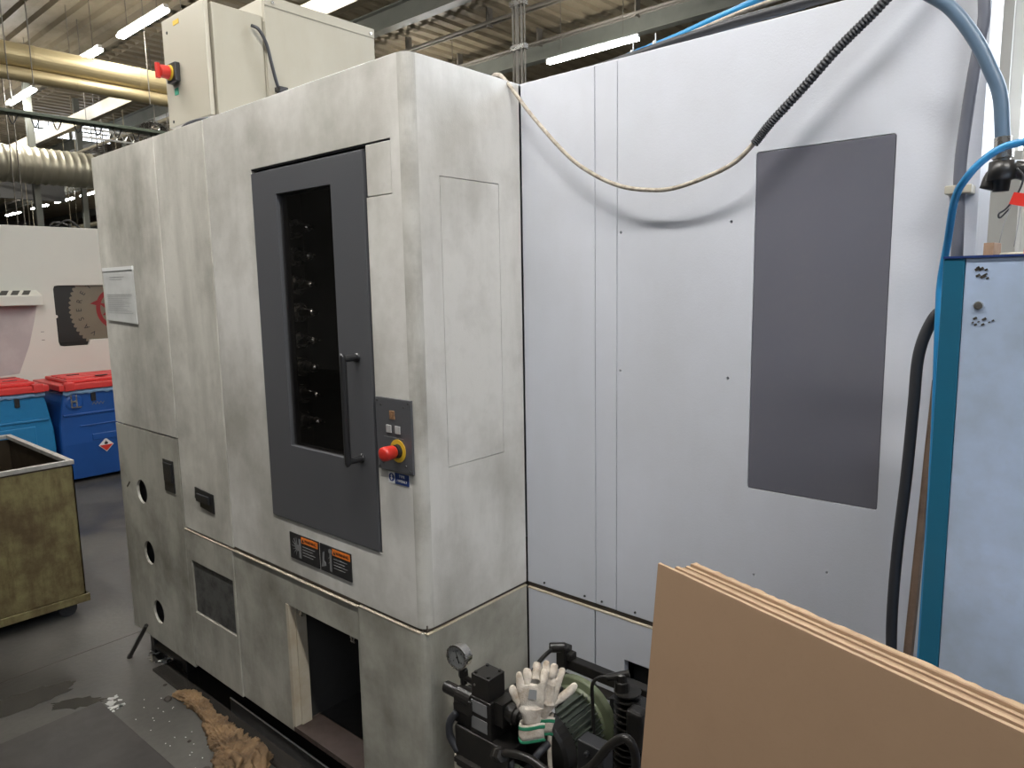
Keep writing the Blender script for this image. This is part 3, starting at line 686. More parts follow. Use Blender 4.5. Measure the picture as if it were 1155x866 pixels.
bm = bmesh.new(); lathe(bm, (mcx, MY-.128, mcz), (0, -1, 0), [(0, .094), (.035, .094), (.043, .086), (.045, .03)], 40); HU('fan_cowl', bm, 'blackm', bev=.001)
bm = bmesh.new(); box(bm, -1.135, -1.025, 1.25, 1.36, .57, .635); HU('terminal_box', bm, 'blackm', bev=.005)
bm = bmesh.new(); tube(bm, [(-.995, 1.27, .62), (-.985, 1.25, .60), (-.965, 1.22, .555), (-.945, 1.20, .50), (-.935, 1.19, .44)], .0055, k=5)
HU('motor_cable', bm, 'whitecable', smooth=True)
bm = bmesh.new(); lathe(bm, (-1.012, 1.285, .632), (.35, -.35, -.3), [(0, .014), (.014, .014), (.015, .011), (.03, .011)], 8); HU('brass_gland', bm, 'yellowm' if 'yellowm' in M else 'steel', label='brass cable gland')
# upper bracket and pivot behind the motor
bm = bmesh.new(); box(bm, -1.165, -.885, 1.535, 1.565, .56, .592); box(bm, -1.155, -.885, 1.50, 1.535, .545, .552)
HU('mounting_bar', bm, 'blackm', bev=.003)
bm = bmesh.new(); box(bm, -1.175, -1.145, 1.52, 1.56, .56, .625); cyl(bm, (-1.19, 1.51, .622), (-1.15, 1.535, .626), .014, n=16); box(bm, -1.15, -1.13, 1.53, 1.56, .59, .610)
HU('pivot_block', bm, 'blackm', bev=.003)
bm = TB([(-1.18, 1.515, .622), (-1.175, 1.46, .618), (-1.16, 1.40, .612), (-1.135, 1.35, .60), (-1.12, 1.33, .58)], .006, k=6); HU('bent_rod', bm, 'blackm', smooth=True)
# oil cooler, stack of fins
bm = bmesh.new()
for k in range(15):
    z = .655-.0175*k; lathe(bm, (-.875, 1.42, z), (0, 0, -1), [(0, .016), (.002, .034), (.005, .034), (.007, .016), (.0175, .016)], 20)
HU('finned_cooler', bm, 'blackm')
bm = bmesh.new(); lathe(bm, (-.885, 1.41, .70), (0, 0, -1), [(0, .010), (.003, .014), (.02, .014), (.022, .018), (.045, .018)], 12); cyl(bm, (-.915, 1.39, .685), (-.87, 1.42, .70), .009, n=12); HU('cooler_union', bm, 'blackm')
bm = TB([(-.90, 1.395, .69), (-.93, 1.38, .685), (-.945, 1.37, .665), (-.945, 1.37, .62), (-.942, 1.37, .55), (-.94, 1.37, .42)], .0045, k=6); HU('cooler_pipe', bm, 'blackm', smooth=True)
bm = bmesh.new(); box(bm, -.845, -.80, 1.36, 1.40, .545, .645); HU('cooler_end_block', bm, 'blackm', bev=.01, seg=3)
bm = bmesh.new(); box(bm, -.955, -.83, 1.46, 1.52, .30, .585); HU('cooler_frame', bm, 'black', bev=.003)
# valve stack
vx0, vx1, vy0, vy1 = -1.185, -1.125, 1.185, 1.245
bm = bmesh.new(); box(bm, vx0, vx1, vy0, vy1, .632, .692); vb = HU('top_valve_block', bm, 'blackm', bev=.002)
bm = bmesh.new()
for x in (vx0+.009, vx1-.009):
    for y in (vy0+.009, vy1-.009): lathe(bm, (x, y, .692), (0, 0, 1), [(0, .0045), (.004, .0045), (.0045, .002)], 12)
split('cap_screw', bm, 'blackm', vb)
bm = bmesh.new(); cyl(bm, (vx0+.012, vy0, .665), (vx0+.012, vy0-.002, .665), .003, n=8); sub('vent_screw', bm, 'steel', vb)
bm = bmesh.new(); box(bm, vx0-.004, vx1+.006, vy0-.002, vy1+.012, .532, .632); vm = HU('middle_valve_block', bm, 'blackm', bev=.002)
for z0 in (.592, .548):
    bm = bmesh.new(); box(bm, vx0+.001, vx1-.006, vy0-.0035, vy0-.002, z0, z0+.032); sub('rating_plate', bm, 'pict', vm, label='dull silver rating plate')
bm = bmesh.new(); lathe(bm, (-1.118, 1.222, .607), (1, .0, -.02), [(0, .024), (.05, .024), (.052, .020), (.062, .020), (.064, .012), (.085, .012)], 24); box(bm, -1.119, -1.09, 1.195, 1.25, .575, .635); HU('solenoid_coil', bm, 'blackm')
bm = bmesh.new(); lathe(bm, (-1.29, 1.195, .612), (1, .03, -.02), [(0, .014), (.004, .016), (.05, .016), (.052, .024), (.10, .024)], 20); box(bm, -1.24, -1.18, 1.175, 1.235, .578, .618); HU('left_solenoid', bm, 'blackm', bev=.001)
bm = bmesh.new(); box(bm, -1.245, -1.06, 1.18, 1.27, .415, .532); box(bm, -1.26, -1.19, 1.19, 1.25, .53, .582); HU('manifold_block', bm, 'blackm', bev=.004)
bm = TB([(-1.245, 1.19, .56), (-1.262, 1.18, .53), (-1.262, 1.18, .49), (-1.24, 1.185, .455)], .010, k=6); HU('manifold_elbow', bm, 'rubber', smooth=True)
bm = bmesh.new(); box(bm, -1.235, -.99, 1.165, 1.185, .44, .452); HU('manifold_rail', bm, 'blackm')
# gauge
gp = Vector((-1.236, 1.20, .715)); gd = Vector((.10, -1, .0)).normalized()
ga = None
bm = bmesh.new(); lathe(bm, gp-gd*.014, gd, [(0, .026), (.003, .030), (.024, .030), (.025, .033), (.031, .033), (.031, .029), (.028, .029)], 40, closed_ends=False)
cyl(bm, gp-gd*.014, gp-gd*.013, .026, n=40); ga = HU('pressure_gauge', bm, 'steel', smooth=False)
bm = bmesh.new(); cyl(bm, gp+gd*.011, gp+gd*.0125, .029, n=40); sub('dial_face', bm, 'paper', ga)
u_ = gd.cross(Vector((0, 0, 1))).normalized()*-1; w_ = Vector((0, 0, 1))
def dial(a, r): return gp+gd*.0133+u_*math.cos(R(a))*r+w_*math.sin(R(a))*r
bm = bmesh.new()
for k in range(28):
    a = 225-270*k/27; cyl(bm, dial(a, .0235), dial(a, .0265 if k % 3 else .022), .0004, n=5)
tube(bm, [dial(292, .016), dial(292, .004), dial(108, .02)], 0, smooth=False, n=6, rfun=lambda i, n: (.0016, .0015, .0003)[i]); cyl(bm, gp+gd*.0125, gp+gd*.0150, .0025, n=12)
sub('needle_and_scale', bm, 'black', ga)
bm = bmesh.new()
for a, s in ((225, '0'), (135, '5'), (90, '10'), (45, '15'), (-45, '25')):
    t = text_on(s, .006, dial(a, .0175), u_, w_); me = bpy.data.meshes.new('x'); t.to_mesh(me); t.free(); bm.from_mesh(me)
sub('scale_numerals', bm, 'black', ga)
bm = bmesh.new(); cyl(bm, gp+gd*.0155, gp+gd*.0162, .029, n=40); sub('gauge_glass', bm, 'clear', ga)
bm = bmesh.new(); lathe(bm, gp+Vector((.003, .004, -.028)), (0.05, 0, -1), [(0, .008), (.01, .008), (.012, .013), (.03, .013), (.032, .009), (.05, .009)], 6); tube(bm, [gp+Vector((.0, .004, -.06)), gp+Vector((.02, .004, -.06)), gp+Vector((.045, .004, -.062)), (-1.17, 1.205, .655)], .007, k=4); HU('gauge_stem', bm, 'blackm')
# front piping
bm = TB([(-1.07, 1.17, .53), (-1.04, 1.155, .555), (-1.0, 1.15, .57), (-.96, 1.15, .575), (-.905, 1.15, .565), (-.86, 1.15, .575), (-.82, 1.15, .61), (-.79, 1.15, .645), (-.757, 1.15, .695), (-.73, 1.15, .725), (-.712, 1.152, .735), (-.698, 1.155, .72), (-.694, 1.16, .68), (-.70, 1.17, .55), (-.72, 1.2, .30)], .0095, k=8)
HU('bent_front_pipe', bm, 'blackm', smooth=True)
bm = bmesh.new(); lathe(bm, (-1.095, 1.178, .515), (.8, -.45, .50), [(0, .019), (.02, .019), (.022, .016), (.05, .015)], 6); HU('pipe_nut', bm, 'blackm')
bm = TB([(-1.07, 1.20, .50), (-1.04, 1.17, .495), (-1.0, 1.16, .515), (-.975, 1.165, .55), (-.965, 1.18, .575), (-.96, 1.21, .585)], .009, k=6); HU('rear_hose', bm, 'rubber', smooth=True)
bm = bmesh.new(); lathe(bm, (-1.12, 1.15, .415), (.12, -1, 0.05), [(0, .026), (.006, .03), (.03, .03), (.031, .026)], 32); HU('filler_cap', bm, 'steel', label='steel filler cap')
bm = bmesh.new(); box(bm, -1.07, -.93, 1.15, 1.21, .36, .50); 
HU('pump_casting', bm, 'motord', bev=.02, seg=3)
bm = bmesh.new()
for x, z in ((-1.035, .475), (-.985, .435), (-.95, .48)): lathe(bm, (x, 1.15, z), (0, -1, 0), [(0, .013), (.008, .013), (.009, .008)], 6)
split('casting_bolt', bm, 'blackm', hu)
bm = bmesh.new(); lathe(bm, (-.84, 1.2, .62), (0, -1, 0), [(0, .007), (.01, .007), (.011, .004)], 6); box(bm, -.87, -.80, 1.2, 1.24, .45, .64); HU('cooler_bracket', bm, 'black', bev=.003)

# ---------------------------------------------------------------- work gloves on the terminal box
def glove(origin, up, lat, nrmv, curl, thumb_side, sc=1., thumb=1., wx=1.16):
    """skin-modified palm, five fingers and wrist"""
    V, E, Rr = [], [], []
    def add(p, r, par=None):
        V.append(p); Rr.append(r); i = len(V)-1
        if par is not None: E.append((par, i))
        return i
    w0 = add((0, 0, 0), (.030, .015)); w1 = add((0, .030, 0), (.028, .016), w0); w2 = add((0, .058, .002), (.030, .016), w1)
    p1 = add((0, .085, .004), (.037, .016), w2); p2 = add((0, .108, .005), (.038, .014), p1)
    f = ((-.028, .036, -.004), (-.0095, .046, -.001), (.0095, .048, .001), (.028, .042, .005))
    if thumb_side > 0: f = tuple((-a, b, -c) for a, b, c in f)
    for k, (fx, ln, sx) in enumerate(f):
        rad = .0122 if k else .0112
        a = add((fx, .120, .005), (.0125, .0115), p2)
        b = add((fx+sx*.4, .122+ln*.40, .006-curl[k]*.25), (rad*1.05, rad*1.05), a)
        c = add((fx+sx*.8, .122+ln*.74, .006-curl[k]*.7), (rad, rad), b)
        add((fx+sx, .122+ln, .006-curl[k]*1.2), (rad*.85, rad*.85), c)
    t = thumb_side
    ts = thumb
    a = add((t*.030, .062, .002), (.018, .014), w2); b = add((t*(.030+.020*ts), .084, .006-.008*ts), (.0155, .013), a); c = add((t*(.030+.036*ts), .104, .012-.02*ts), (.0135, .012), b); add((t*(.026+.048*ts), .122, .012-.02*ts), (.0115, .011), c)
    me = bpy.data.meshes.new('work_glove')
    up, lat, nrmv = [Vector(v).normalized() for v in (up, lat, nrmv)]
    W = [Vector(origin)+lat*(x*sc*wx)+up*(y*sc)+nrmv*(z*sc) for x, y, z in V]
    o0 = Vector(origin)
    me.from_pydata([w-o0 for w in W], E, [])
    o = bpy.data.objects.new('work_glove', me); COL.objects.link(o); o.location = o0; LOC[o.name] = o0
    sk = o.modifiers.new('skin', 'SKIN'); sk.use_smooth_shade = True
    for i, l in enumerate(me.skin_vertices[0].data): l.radius = (Rr[i][0]*sc, Rr[i][1]*sc); l.use_root = (i == 3)
    ss = o.modifiers.new('sub', 'SUBSURF'); ss.levels = 2; ss.render_levels = 2
    dg = bpy.context.evaluated_depsgraph_get(); me2 = bpy.data.meshes.new_from_object(o.evaluated_get(dg))
    # flatten and crumple: cloth rather than flesh
    nl = nrmv
    from mathutils import noise as nz
    for v in me2.vertices:
        d = v.co.dot(nl); v.co -= nl*d*.25
        v.co += Vector(nz.noise_vector(v.co*38))*.0035*sc + Vector(nz.noise_vector(v.co*110))*.0012*sc
    for p in me2.polygons: p.use_smooth = True
    o.modifiers.clear(); o.data = me2; me2.materials.append(M['glove'])
    # cuff
    for nm, y0, y1, mm, rr in (('knit_cuff', -.034, .012, 'glove', 1.0), ('cuff_hem', -.041, -.033, 'cuff', 1.05), ('cuff_band', -.004, .006, 'cuff', 1.03)):
        bm = bmesh.new(); rings = []
        for k in range(5):
            y = y0+(y1-y0)*k/4; ring = []
            for j in range(28):
                a = 2*PI*j/28; wv = 1+.05*math.sin(5*a+y*90)
                ring.append(bm.verts.new(Vector(origin)+up*(y+.004*math.sin(2*a))*sc+lat*(.037*rr*math.cos(a)*wv*sc)+nrmv*(.0145*rr*math.sin(a)*wv*sc)))
            rings.append(ring)
        for A_, B_ in zip(rings, rings[1:]):
            for j in range(28): bm.faces.new((A_[j], A_[(j+1)%28], B_[(j+1)%28], B_[j]))
        c = sub(nm, bm, mm, o, smooth=True)
        md = c.modifiers.new('thick', 'SOLIDIFY'); md.thickness = .002*sc
    return o, up, lat, nrmv
latv = Vector((.80, .60, 0)); nv = Vector((.60, -.80, .0)).normalized()
upg = Vector((-.10, .14, 1)).normalized(); upg = (upg-latv*upg.dot(latv)).normalized(); nv = latv.cross(upg)
upb = (upg+latv*.16).normalized(); latb = (latv-upg*.16).normalized()
GX, GY, GZ = -.985, 1.18, .632
gl, a1, a2, a3 = glove((GX, GY, GZ), upg, latv, nv, (.01, .016, .012, .02), -1, .80, .45)
tag(gl, 'white work glove lying in front, dark print on its back and green cuff', 'glove', 'work gloves on the pump')
sub('printed_mark', (lambda bm: (sheet(bm, 'z', 0, .0006, [(-.008, -.010), (.012, -.012), (.013, .010), (-.004, .012)]), bmesh.ops.transform(bm, matrix=Matrix(((a2.x, a1.x, a3.x, GX+a1.x*.080+a3.x*.0145), (a2.y, a1.y, a3.y, GY+a1.y*.080+a3.y*.0145), (a2.z, a1.z, a3.z, GZ+a1.z*.080+a3.z*.0145), (0, 0, 0, 1))), verts=bm.verts), bm)[-1])(bmesh.new()), 'ink', gl)
gl2, _, _, _ = glove((GX+.004, GY+.032, GZ+.004), upb, latb, nv, (.012, .01, .02, .014), 1, .80, 1.0)
tag(gl2, 'white work glove lying behind the other with its thumb sticking out right', 'glove', 'work gloves on the pump')

# ---------------------------------------------------------------- floor and things on it
struct(obj('floor', B(-60, 10, -8, 40, -.1, 0), 'floor'))
bm = bmesh.new()
def strip(bm, p, q, w, z=.0006):
    p, q = Vector((*p, 0)), Vector((*q, 0)); d = (q-p).normalized(); n_ = Vector((-d.y, d.x, 0))*w/2
    vs = [bm.verts.new(v+Vector((0, 0, z))) for v in (p+n_, p-n_, q-n_, q+n_)]
    vs2 = [bm.verts.new(v.co-Vector((0, 0, z*.9))) for v in vs]
    bm.faces.new(vs); bm.faces.new(vs2[::-1])
    for i in range(4): bm.faces.new((vs[i], vs2[i], vs2[(i+1)%4], vs[(i+1)%4]))
strip(bm, (-3.553, .60), (-3.58, 1.6), .005); strip(bm, (-3.58, 1.6), (-3.60, 4.0), .005)
strip(bm, (-5.2, 1.95), (-3.4, 1.9), .006); strip(bm, (-3.553, .6), (-3.5, -.5), .005)
o = struct(obj('trim_1', bm, 'grit'))
# oily drip tray under the machine front
dt = thing('drip_tray', 'long black oily drip tray on the floor under the machine front', 'drip tray', (-2.3, 1.3, 0))
obj('tray_pan', B(-3.14, -1.30, 1.165, 1.46, .0005, .012), 'oily', dt, bev=.002)
obj('tray_rim', B(-2.56, -1.30, 1.225, 1.233, .012, .070), 'inner', dt)
obj('tray_bright_edge', B(-2.56, -1.30, 1.2245, 1.2275, .070, .0735), 'white', dt)
tag(obj('floor_mat', (lambda bm: (sheet(bm, 'z', .0005, .006, [(-3.06, .925), (-1.6, .953), (-1.55, -.2), (-3.02, -.2)]), bm)[-1])(bmesh.new()), 'mat', bev=.002), 'dark brown rubber mat lying on the concrete at bottom left', 'mat')
def blob(cx, cy, rx, ry, z, n=26, seed=1, rough=.35, rot=0):
    rr = random.Random(seed); c, s = math.cos(rot), math.sin(rot); out = []
    for i in range(n):
        a = 2*PI*i/n; k = 1+rr.uniform(-rough, rough); x, y = rx*k*math.cos(a), ry*k*math.sin(a)
        out.append((cx+x*c-y*s, cy+x*s+y*c))
    return out
bm = bmesh.new()
sheet(bm, 'z', .0003, .0006, blob(-3.32, .70, .22, .075, 0, 40, 3, .12, 1.5))
sheet(bm, 'z', .0003, .0006, blob(-3.13, .86, .10, .04, 0, 30, 8, .2, .9))
sheet(bm, 'z', .0003, .0006, blob(-3.24, 1.24, .07, .04, 0, 40, 5, .2, .1))
tag(obj('oil_puddle', bm, 'wet'), 'wet dark film on the concrete beside the mat and tray', 'puddle', kind='stuff')
bm = bmesh.new()
for i in range(16):
    t = random.random(); sheet(bm, 'z', .001, .001, blob(-3.00+random.uniform(-.055, .055), .955+random.uniform(-.025, .03), random.uniform(.006, .022), random.uniform(.004, .012), 0, 10, i, .5, random.random()*3))  # pale flecks here paint the bright reflection in the puddle
for i in range(12):
    sheet(bm, 'z', .001, .001, blob(-3.27+random.uniform(-.07, .09), 1.27+random.uniform(-.035, .05), random.uniform(.006, .03), random.uniform(.004, .012), 0, 10, i+50, .5, random.random()*3))
for i in range(26):
    sheet(bm, 'z', .001, .001, blob(random.uniform(-2.95, -2.35), random.uniform(.96, 1.12), .003, .002, 0, 7, i+90, .4))
tag(obj('spill_and_glints', bm, 'dirt'), 'scattered pale dried spill and painted puddle glints on the dark concrete', 'spill', kind='stuff')
for k, (x, y, r) in enumerate(((-2.86, 1.11, .016), (-2.31, 1.0, .017), (-2.98, 1.15, .008), (-2.52, 1.04, .007))):
    bm = bmesh.new(); bmesh.ops.create_icosphere(bm, subdivisions=2, radius=r, matrix=Matrix.Translation((x, y, r*.35)))
    for v in bm.verts: v.co.z = max(.0005, (v.co.z)*.7); v.co += Vector((random.uniform(-1, 1), random.uniform(-1, 1), 0))*r*.15
    tag(obj('dirt_lump', bm, 'grit'), ('dark dirt lump on the floor beside the left tip of the cloth', 'dark dirt lump on the floor left of the crumpled cloth end', 'tiny dark dirt lump nearest the tray end', 'tiny dark crumb on the floor beneath the cloth')[k], 'dirt', 'dirt lumps on the floor')
# crumpled cloth
from mathutils import noise as nz
cpts = [(-2.875, 1.145), (-2.80, 1.172), (-2.70, 1.168), (-2.60, 1.155), (-2.50, 1.145), (-2.41, 1.130), (-2.33, 1.115), (-2.27, 1.10), (-2.21, 1.085), (-2.14, 1.07)]
wid = [.020, .034, .034, .030, .046, .056, .058, .092, .098, .05]
hei = [.012, .026, .030, .028, .036, .042, .050, .065, .055, .02]
bm = bmesh.new(); P = spline([(x, y, 0) for x, y in cpts], 22); n = len(P); rings = []
def lerp(a, t):
    f = t*(len(a)-1); i = min(int(f), len(a)-2); return a[i]+(a[i+1]-a[i])*(f-i)
for i, p in enumerate(P):
    t = i/(n-1); T_ = (P[min(i+1, n-1)]-P[max(i-1, 0)]).normalized(); S_ = Vector((-T_.y, T_.x, 0)); w, h = lerp(wid, t), lerp(hei, t); ring = []
    for j in range(49):
        a = PI*j/48
        q = p+S_*(w*math.cos(a))+Vector((0, 0, .002+h*math.sin(a)**.6))
        u_t, u_a = t*9, a*1.3
        cr_ = (1-abs(nz.noise(Vector((u_t*.55, u_a*2.6, 2.7)))*2.2))
        cr2 = (1-abs(nz.noise(Vector((u_t*2.6, u_a*1.1, 7.7)))*2.2))
        q += (S_*math.cos(a)+Vector((0, 0, math.sin(a))))*((max(0, cr_)**3)*.016+(max(0, cr2)**4)*.009-.006)*min(1, w*18)
        f1 = .45*nz.fractal(Vector((q.x*14, q.y*22, q.z*10)), .8, 2.1, 4); f2 = abs(nz.noise(Vector((q.x*26, q.y*40+t*6, 3.1))))+.7*abs(nz.noise(Vector((q.x*60, q.y*75, q.z*50+9))))
        q += (S_*math.cos(a)+Vector((0, 0, math.sin(a))))*(f1*.018-f2*.014)*min(1, w*18)
        q.z = max(.0015, q.z); ring.append(bm.verts.new(q))
    rings.append(ring)
for a, b in zip(rings, rings[1:]):
    for j in range(48): bm.faces.new((a[j], a[j+1], b[j+1], b[j]))
    bm.faces.new((a[48], a[0], b[0], b[48]))
bm.faces.new(rings[0]); bm.faces.new(rings[-1][::-1])
cl = obj('cloth_rag', bm, 'rag', smooth=True)
tag(cl, 'twisted tan oily cloth lying along the floor beside the machine', 'cloth')
for k, (x, y, r) in enumerate(((-2.19, 1.13, .035), (-2.22, 1.05, .03))):
    pts = [(x-.05, y+.01, .02), (x-.02, y+.02, .055), (x+.02, y+.015, .05), (x+.05, y-.01, .015), (x+.075, y+.005, .008)]
    bm = TB(pts, .012, k=8, rfun=lambda i, n: .017*(1-.5*i/n))
    for v in bm.verts: v.co += Vector(nz.noise_vector(v.co*40))*.007; v.co.z = max(.001, v.co.z)
    sub('cloth_fold', bm, 'rag', cl, smooth=True)
bm = TB([(-3.175, 1.17, .20), (-3.34, 1.150, .008)], .009, smooth=False); cyl(bm, (-3.345, 1.149, 0), (-3.338, 1.150, .012), .012, n=12)
tag(obj('steel_strut', bm, 'blackm', smooth=False), 'dark steel strut slanting from machine corner to the floor', 'strut')
bm = bmesh.new(); cyl(bm, (-3.30, 1.26, .03), (-3.0, 1.27, .05), .022, n=16); box(bm, -3.33, -3.29, 1.24, 1.28, 0, .09); box(bm, -3.02, -2.98, 1.245, 1.29, 0.013, .09)
tag(obj('drain_pipe', bm, 'blackm', bev=.002), 'black drain pipe lying under the left machine corner', 'pipe')

# ---------------------------------------------------------------- swarf skip at the left
sk = thing('swarf_skip', 'oily olive steel swarf skip on black castors at left edge', 'skip', (-4.5, .7, 0))
sx0, sx1, sy0, sy1, szt, szb = -5.07, -4.0, .10, 1.197, .818, .105
bm = bmesh.new(); t = .006
box(bm, sx1-t, sx1, sy0, sy1, szb, szt-.03); box(bm, sx0, sx0+t, sy0, sy1, szb, szt-.03); box(bm, sx0, sx1, sy1-t, sy1, szb, szt-.03); box(bm, sx0, sx1, sy0, sy0+t, szb, szt-.03); box(bm, sx0, sx1, sy0, sy1, szb, szb+t)
obj('skip_body', bm, 'skip', sk)
bm = bmesh.new(); e_ = .007
for a_ in ((sx1-e_-.002, sx1-e_, sy0+e_, sy1-e_), (sx0+e_, sx0+e_+.002, sy0+e_, sy1-e_), (sx0+e_, sx1-e_, sy1-e_-.002, sy1-e_), (sx0+e_, sx1-e_, sy0+e_, sy0+e_+.002)): box(bm, *a_, szb+t, szt-.031)
box(bm, sx0+e_, sx1-e_, sy0+e_, sy1-e_, szb+t, szb+t+.25)
obj('oily_interior', bm, 'skipin', sk, label='dark brown oil coated inside')
bm = bmesh.new(); sheet(bm, 'z', szt-.022, .022, rect(sx0-.006, sx1+.006, sy0-.006, sy1+.006), [rect(sx0+.022, sx1-.022, sy0+.022, sy1-.022)])
obj('top_rim', bm, 'skiprim', sk, bev=.002, label='bare worn metal rim')
bm = bmesh.new(); box(bm, sx1-.03, sx1+.012, sy0, sy1+.015, .07, .108); box(bm, sx0, sx0+.03, sy0, sy1+.015, .07, .108); box(bm, sx0, sx1, sy1-.02, sy1+.015, .07, .108)
obj('base_frame', bm, 'skip', sk, bev=.002)
for x, y in ((-4.05, 1.12), (-4.05, .2), (-5.0, 1.12), (-5.0, .2)):
    bm = bmesh.new(); box(bm, x-.022, x+.022, y-.028, y+.028, .062, .071); cyl(bm, (x-.014, y, .042), (x+.014, y, .042), .0415, n=24)
    for s_ in (-1, 1): sheet(bm, 'x', x+s_*.018, .003, [(y-.025, .064), (y+.028, .064), (y+.012, .03), (y-.012, .03)])
    obj('castor', bm, 'rubber', sk)

# ---------------------------------------------------------------- blue bins with red lids
def bin_(y0, y1, x0, mt, lab, ztop, second):
    b_ = thing('waste_bin', lab, 'bin', ((x0-.35), (y0+y1)/2, 0), 'blue bins with red lids')
    bm = bmesh.new()
    prof = [(y0+.02, .03), (y1-.02, .03), (y1, .35), (y1-.005, .52), (y1-.04, ztop-.12), (y1-.06, ztop-.035), (y0+.06, ztop-.035), (y0+.04, ztop-.12), (y0+.005, .52), (y0, .35)]
    sheet(bm, 'x', x0, -.66, prof)
    for v in bm.verts:
        if v.co.z < .1: v.co.x += -.03 if v.co.x > x0-.3 else .03
    obj('bin_body', bm, mt, b_, bev=.02, seg=3)
    bm = bmesh.new(); box(bm, x0-.005, x0+.012, y0+.04, y1-.04, .60, .618)
    if second: box(bm, x0-.005, x0+.010, y0+.16, y1-.02, .50, .508)
    obj('moulded_rib', bm, mt, b_, bev=.005)
    bm = bmesh.new(); box(bm, x0-.005, x0+.008, y0+.55 if not second else y0+.25, y1-.14, .36 if not second else .36, .56 if not second else .42)
    obj('raised_field', bm, mt, b_, bev=.006)
    bm = bmesh.new(); N_ = 70
    for f in (0,):
        top, bot = [], []
        for i in range(N_+1):
            y = y0+.05+(y1-y0-.10)*i/N_; w = nz.noise(Vector((y*22, ztop, 1)))
            top.append(bm.verts.new((x0+.012+w*.012, y, ztop-.02))); bot.append(bm.verts.new((x0+.018+nz.noise(Vector((y*31, 5, 2)))*.014, y, ztop-.055+w*.018)))
        for i in range(N_): bm.faces.new((top[i], top[i+1], bot[i+1], bot[i]))
    bg = obj('bin_liner', bm, 'bag', b_, smooth=True); md = bg.modifiers.new('t', 'SOLIDIFY'); md.thickness = .002
    bm = bmesh.new(); box(bm, x0-.67, x0+.035, y0+.02, y1-.02, ztop-.02, ztop+.035); box(bm, x0-.60, x0-.03, y0+.10, y1-.10, ztop+.035, ztop+.065)
    for yy in (y0+.06, (y0+y1)/2, y1-.14): box(bm, x0-.02, x0+.05, yy, yy+.08, ztop-.022, ztop+.05)
    for k in range(4): box(bm, x0-.5+k*.11, x0-.44+k*.11, y0+.12, y1-.12, ztop+.06, ztop+.078)
    lid = obj('bin_lid', bm, 'redlid', b_, bev=.012, seg=3)
    bm = bmesh.new()
    for xx, yy in ((x0-.10, y0+.35), (x0-.35, y0+.2), (x0-.15, y1-.3), (x0-.4, y1-.25)): box(bm, xx, xx+.02, yy, yy+.1, ztop+.075, ztop+.082); box(bm, xx-.03, xx+.03, yy+.03, yy+.05, ztop+.075, ztop+.080)
    sub('black_fittings', bm, 'black', lid)
    bm = bmesh.new(); yy = (y0+y1)/2+.26; 
    yy = y1-.27 if not second else y0+.27
    box(bm, x0-.005, x0+.013, yy, yy+.035, ztop-.13, ztop-.055); obj('lid_strap', bm, 'black', b_)
    if second:
        bm = bmesh.new(); yl = y0+.135
        lathe(bm, (x0-.02, yl, ztop-.13), (1, 0, 0), [(0, .075), (.024, .07), (.03, .055)], 28); obj('latch_boss', bm, mt, b_)
        bm = bmesh.new(); box(bm, x0+.01, x0+.018, yl-.03, yl-.02, ztop-.17, ztop-.06); box(bm, x0+.01, x0+.018, yl+.01, yl+.02, ztop-.17, ztop-.06); box(bm, x0+.01, x0+.02, yl-.03, yl+.05, ztop-.175, ztop-.165); box(bm, x0+.01, x0+.022, yl-.02, yl+.015, ztop-.125, ztop-.11)
        obj('lid_latch', bm, 'steel', b_)
        cy, cz, s = y0+.355, .305, .062
        bm = S('x', x0+.001, .003, [(cy, cz-s), (cy+s, cz), (cy, cz+s), (cy-s, cz)]); hz_ = obj('hazard_diamond', bm, 'white', b_, label='flammable hazard diamond, white over red with black flame')
        q = s*.9; bm = S('x', x0+.0042, .0006, [(cy, cz-q), (cy+q, cz), (cy-q, cz)]); sub('red_half', bm, 'red', hz_)
        fl = [(0, .004), (.013, .006), (.016, .018), (.010, .028), (.008, .020), (.004, .034), (-.002, .042), (-.003, .030), (-.009, .022), (-.012, .028), (-.015, .014), (-.011, .005)]
        bm = S('x', x0+.0042, .0006, [(cy+a, cz+b) for a, b in fl]); sub('flame_symbol', bm, 'black', hz_)
        bm = bmesh.new(); zz = ztop-.165; y = y0+.27
        for k in range(7): tube(bm, [(x0+.014, y+.014*k, zz+(.025 if k % 2 else 0)), (x0+.014, y+.014*(k+1), zz+(0 if k % 2 else .022))], .0022, n=5, smooth=False)
        obj('scrawled_mark', bm, 'pict', b_)
    return b_
bin_(.95, 1.945, -6.85, 'bin1', 'lighter blue plastic bin with red lid, partly behind the skip', .865, False)
bin_(1.985, 2.95, -6.88, 'bin2', 'darker blue plastic bin with red lid and flammable hazard diamond', .845, True)

# ---------------------------------------------------------------- white machine behind the bins
wm = thing('white_machine', 'off-white machine enclosure behind the blue bins with round-cornered graphic window', 'machine', (-8.4, 2.4, 0))
WX = -7.60
ws = 7.60/7.5
wy = lambda y: y*ws
wz = lambda z: 1.65+(z-1.65)*ws
wo = rrect(wy(2.235), wy(3.0), wz(1.165), wz(1.728), .045)
wo = [p for p in wo]
notch = [(wy(2.28), wz(1.165)), (wy(2.48), wz(1.165)), (wy(2.50), wz(1.215)), (wy(3.1), wz(1.215)), (wy(3.1), wz(1.728)), (wy(2.275), wz(1.728)), (wy(2.245), wz(1.722)), (wy(2.235), wz(1.695)), (wy(2.235), wz(1.46)), (wy(2.25), wz(1.455)), (wy(2.25), wz(1.435)), (wy(2.235), wz(1.43)), (wy(2.235), wz(1.21)), (wy(2.245), wz(1.175))]
bm = bmesh.new(); sheet(bm, 'x', WX, -.03, rect(-.6, 3.9, .05, wz(2.2585)), [notch]); box(bm, -9.4, WX-.03, -.6, 3.9, .05, wz(2.2585)-.002)
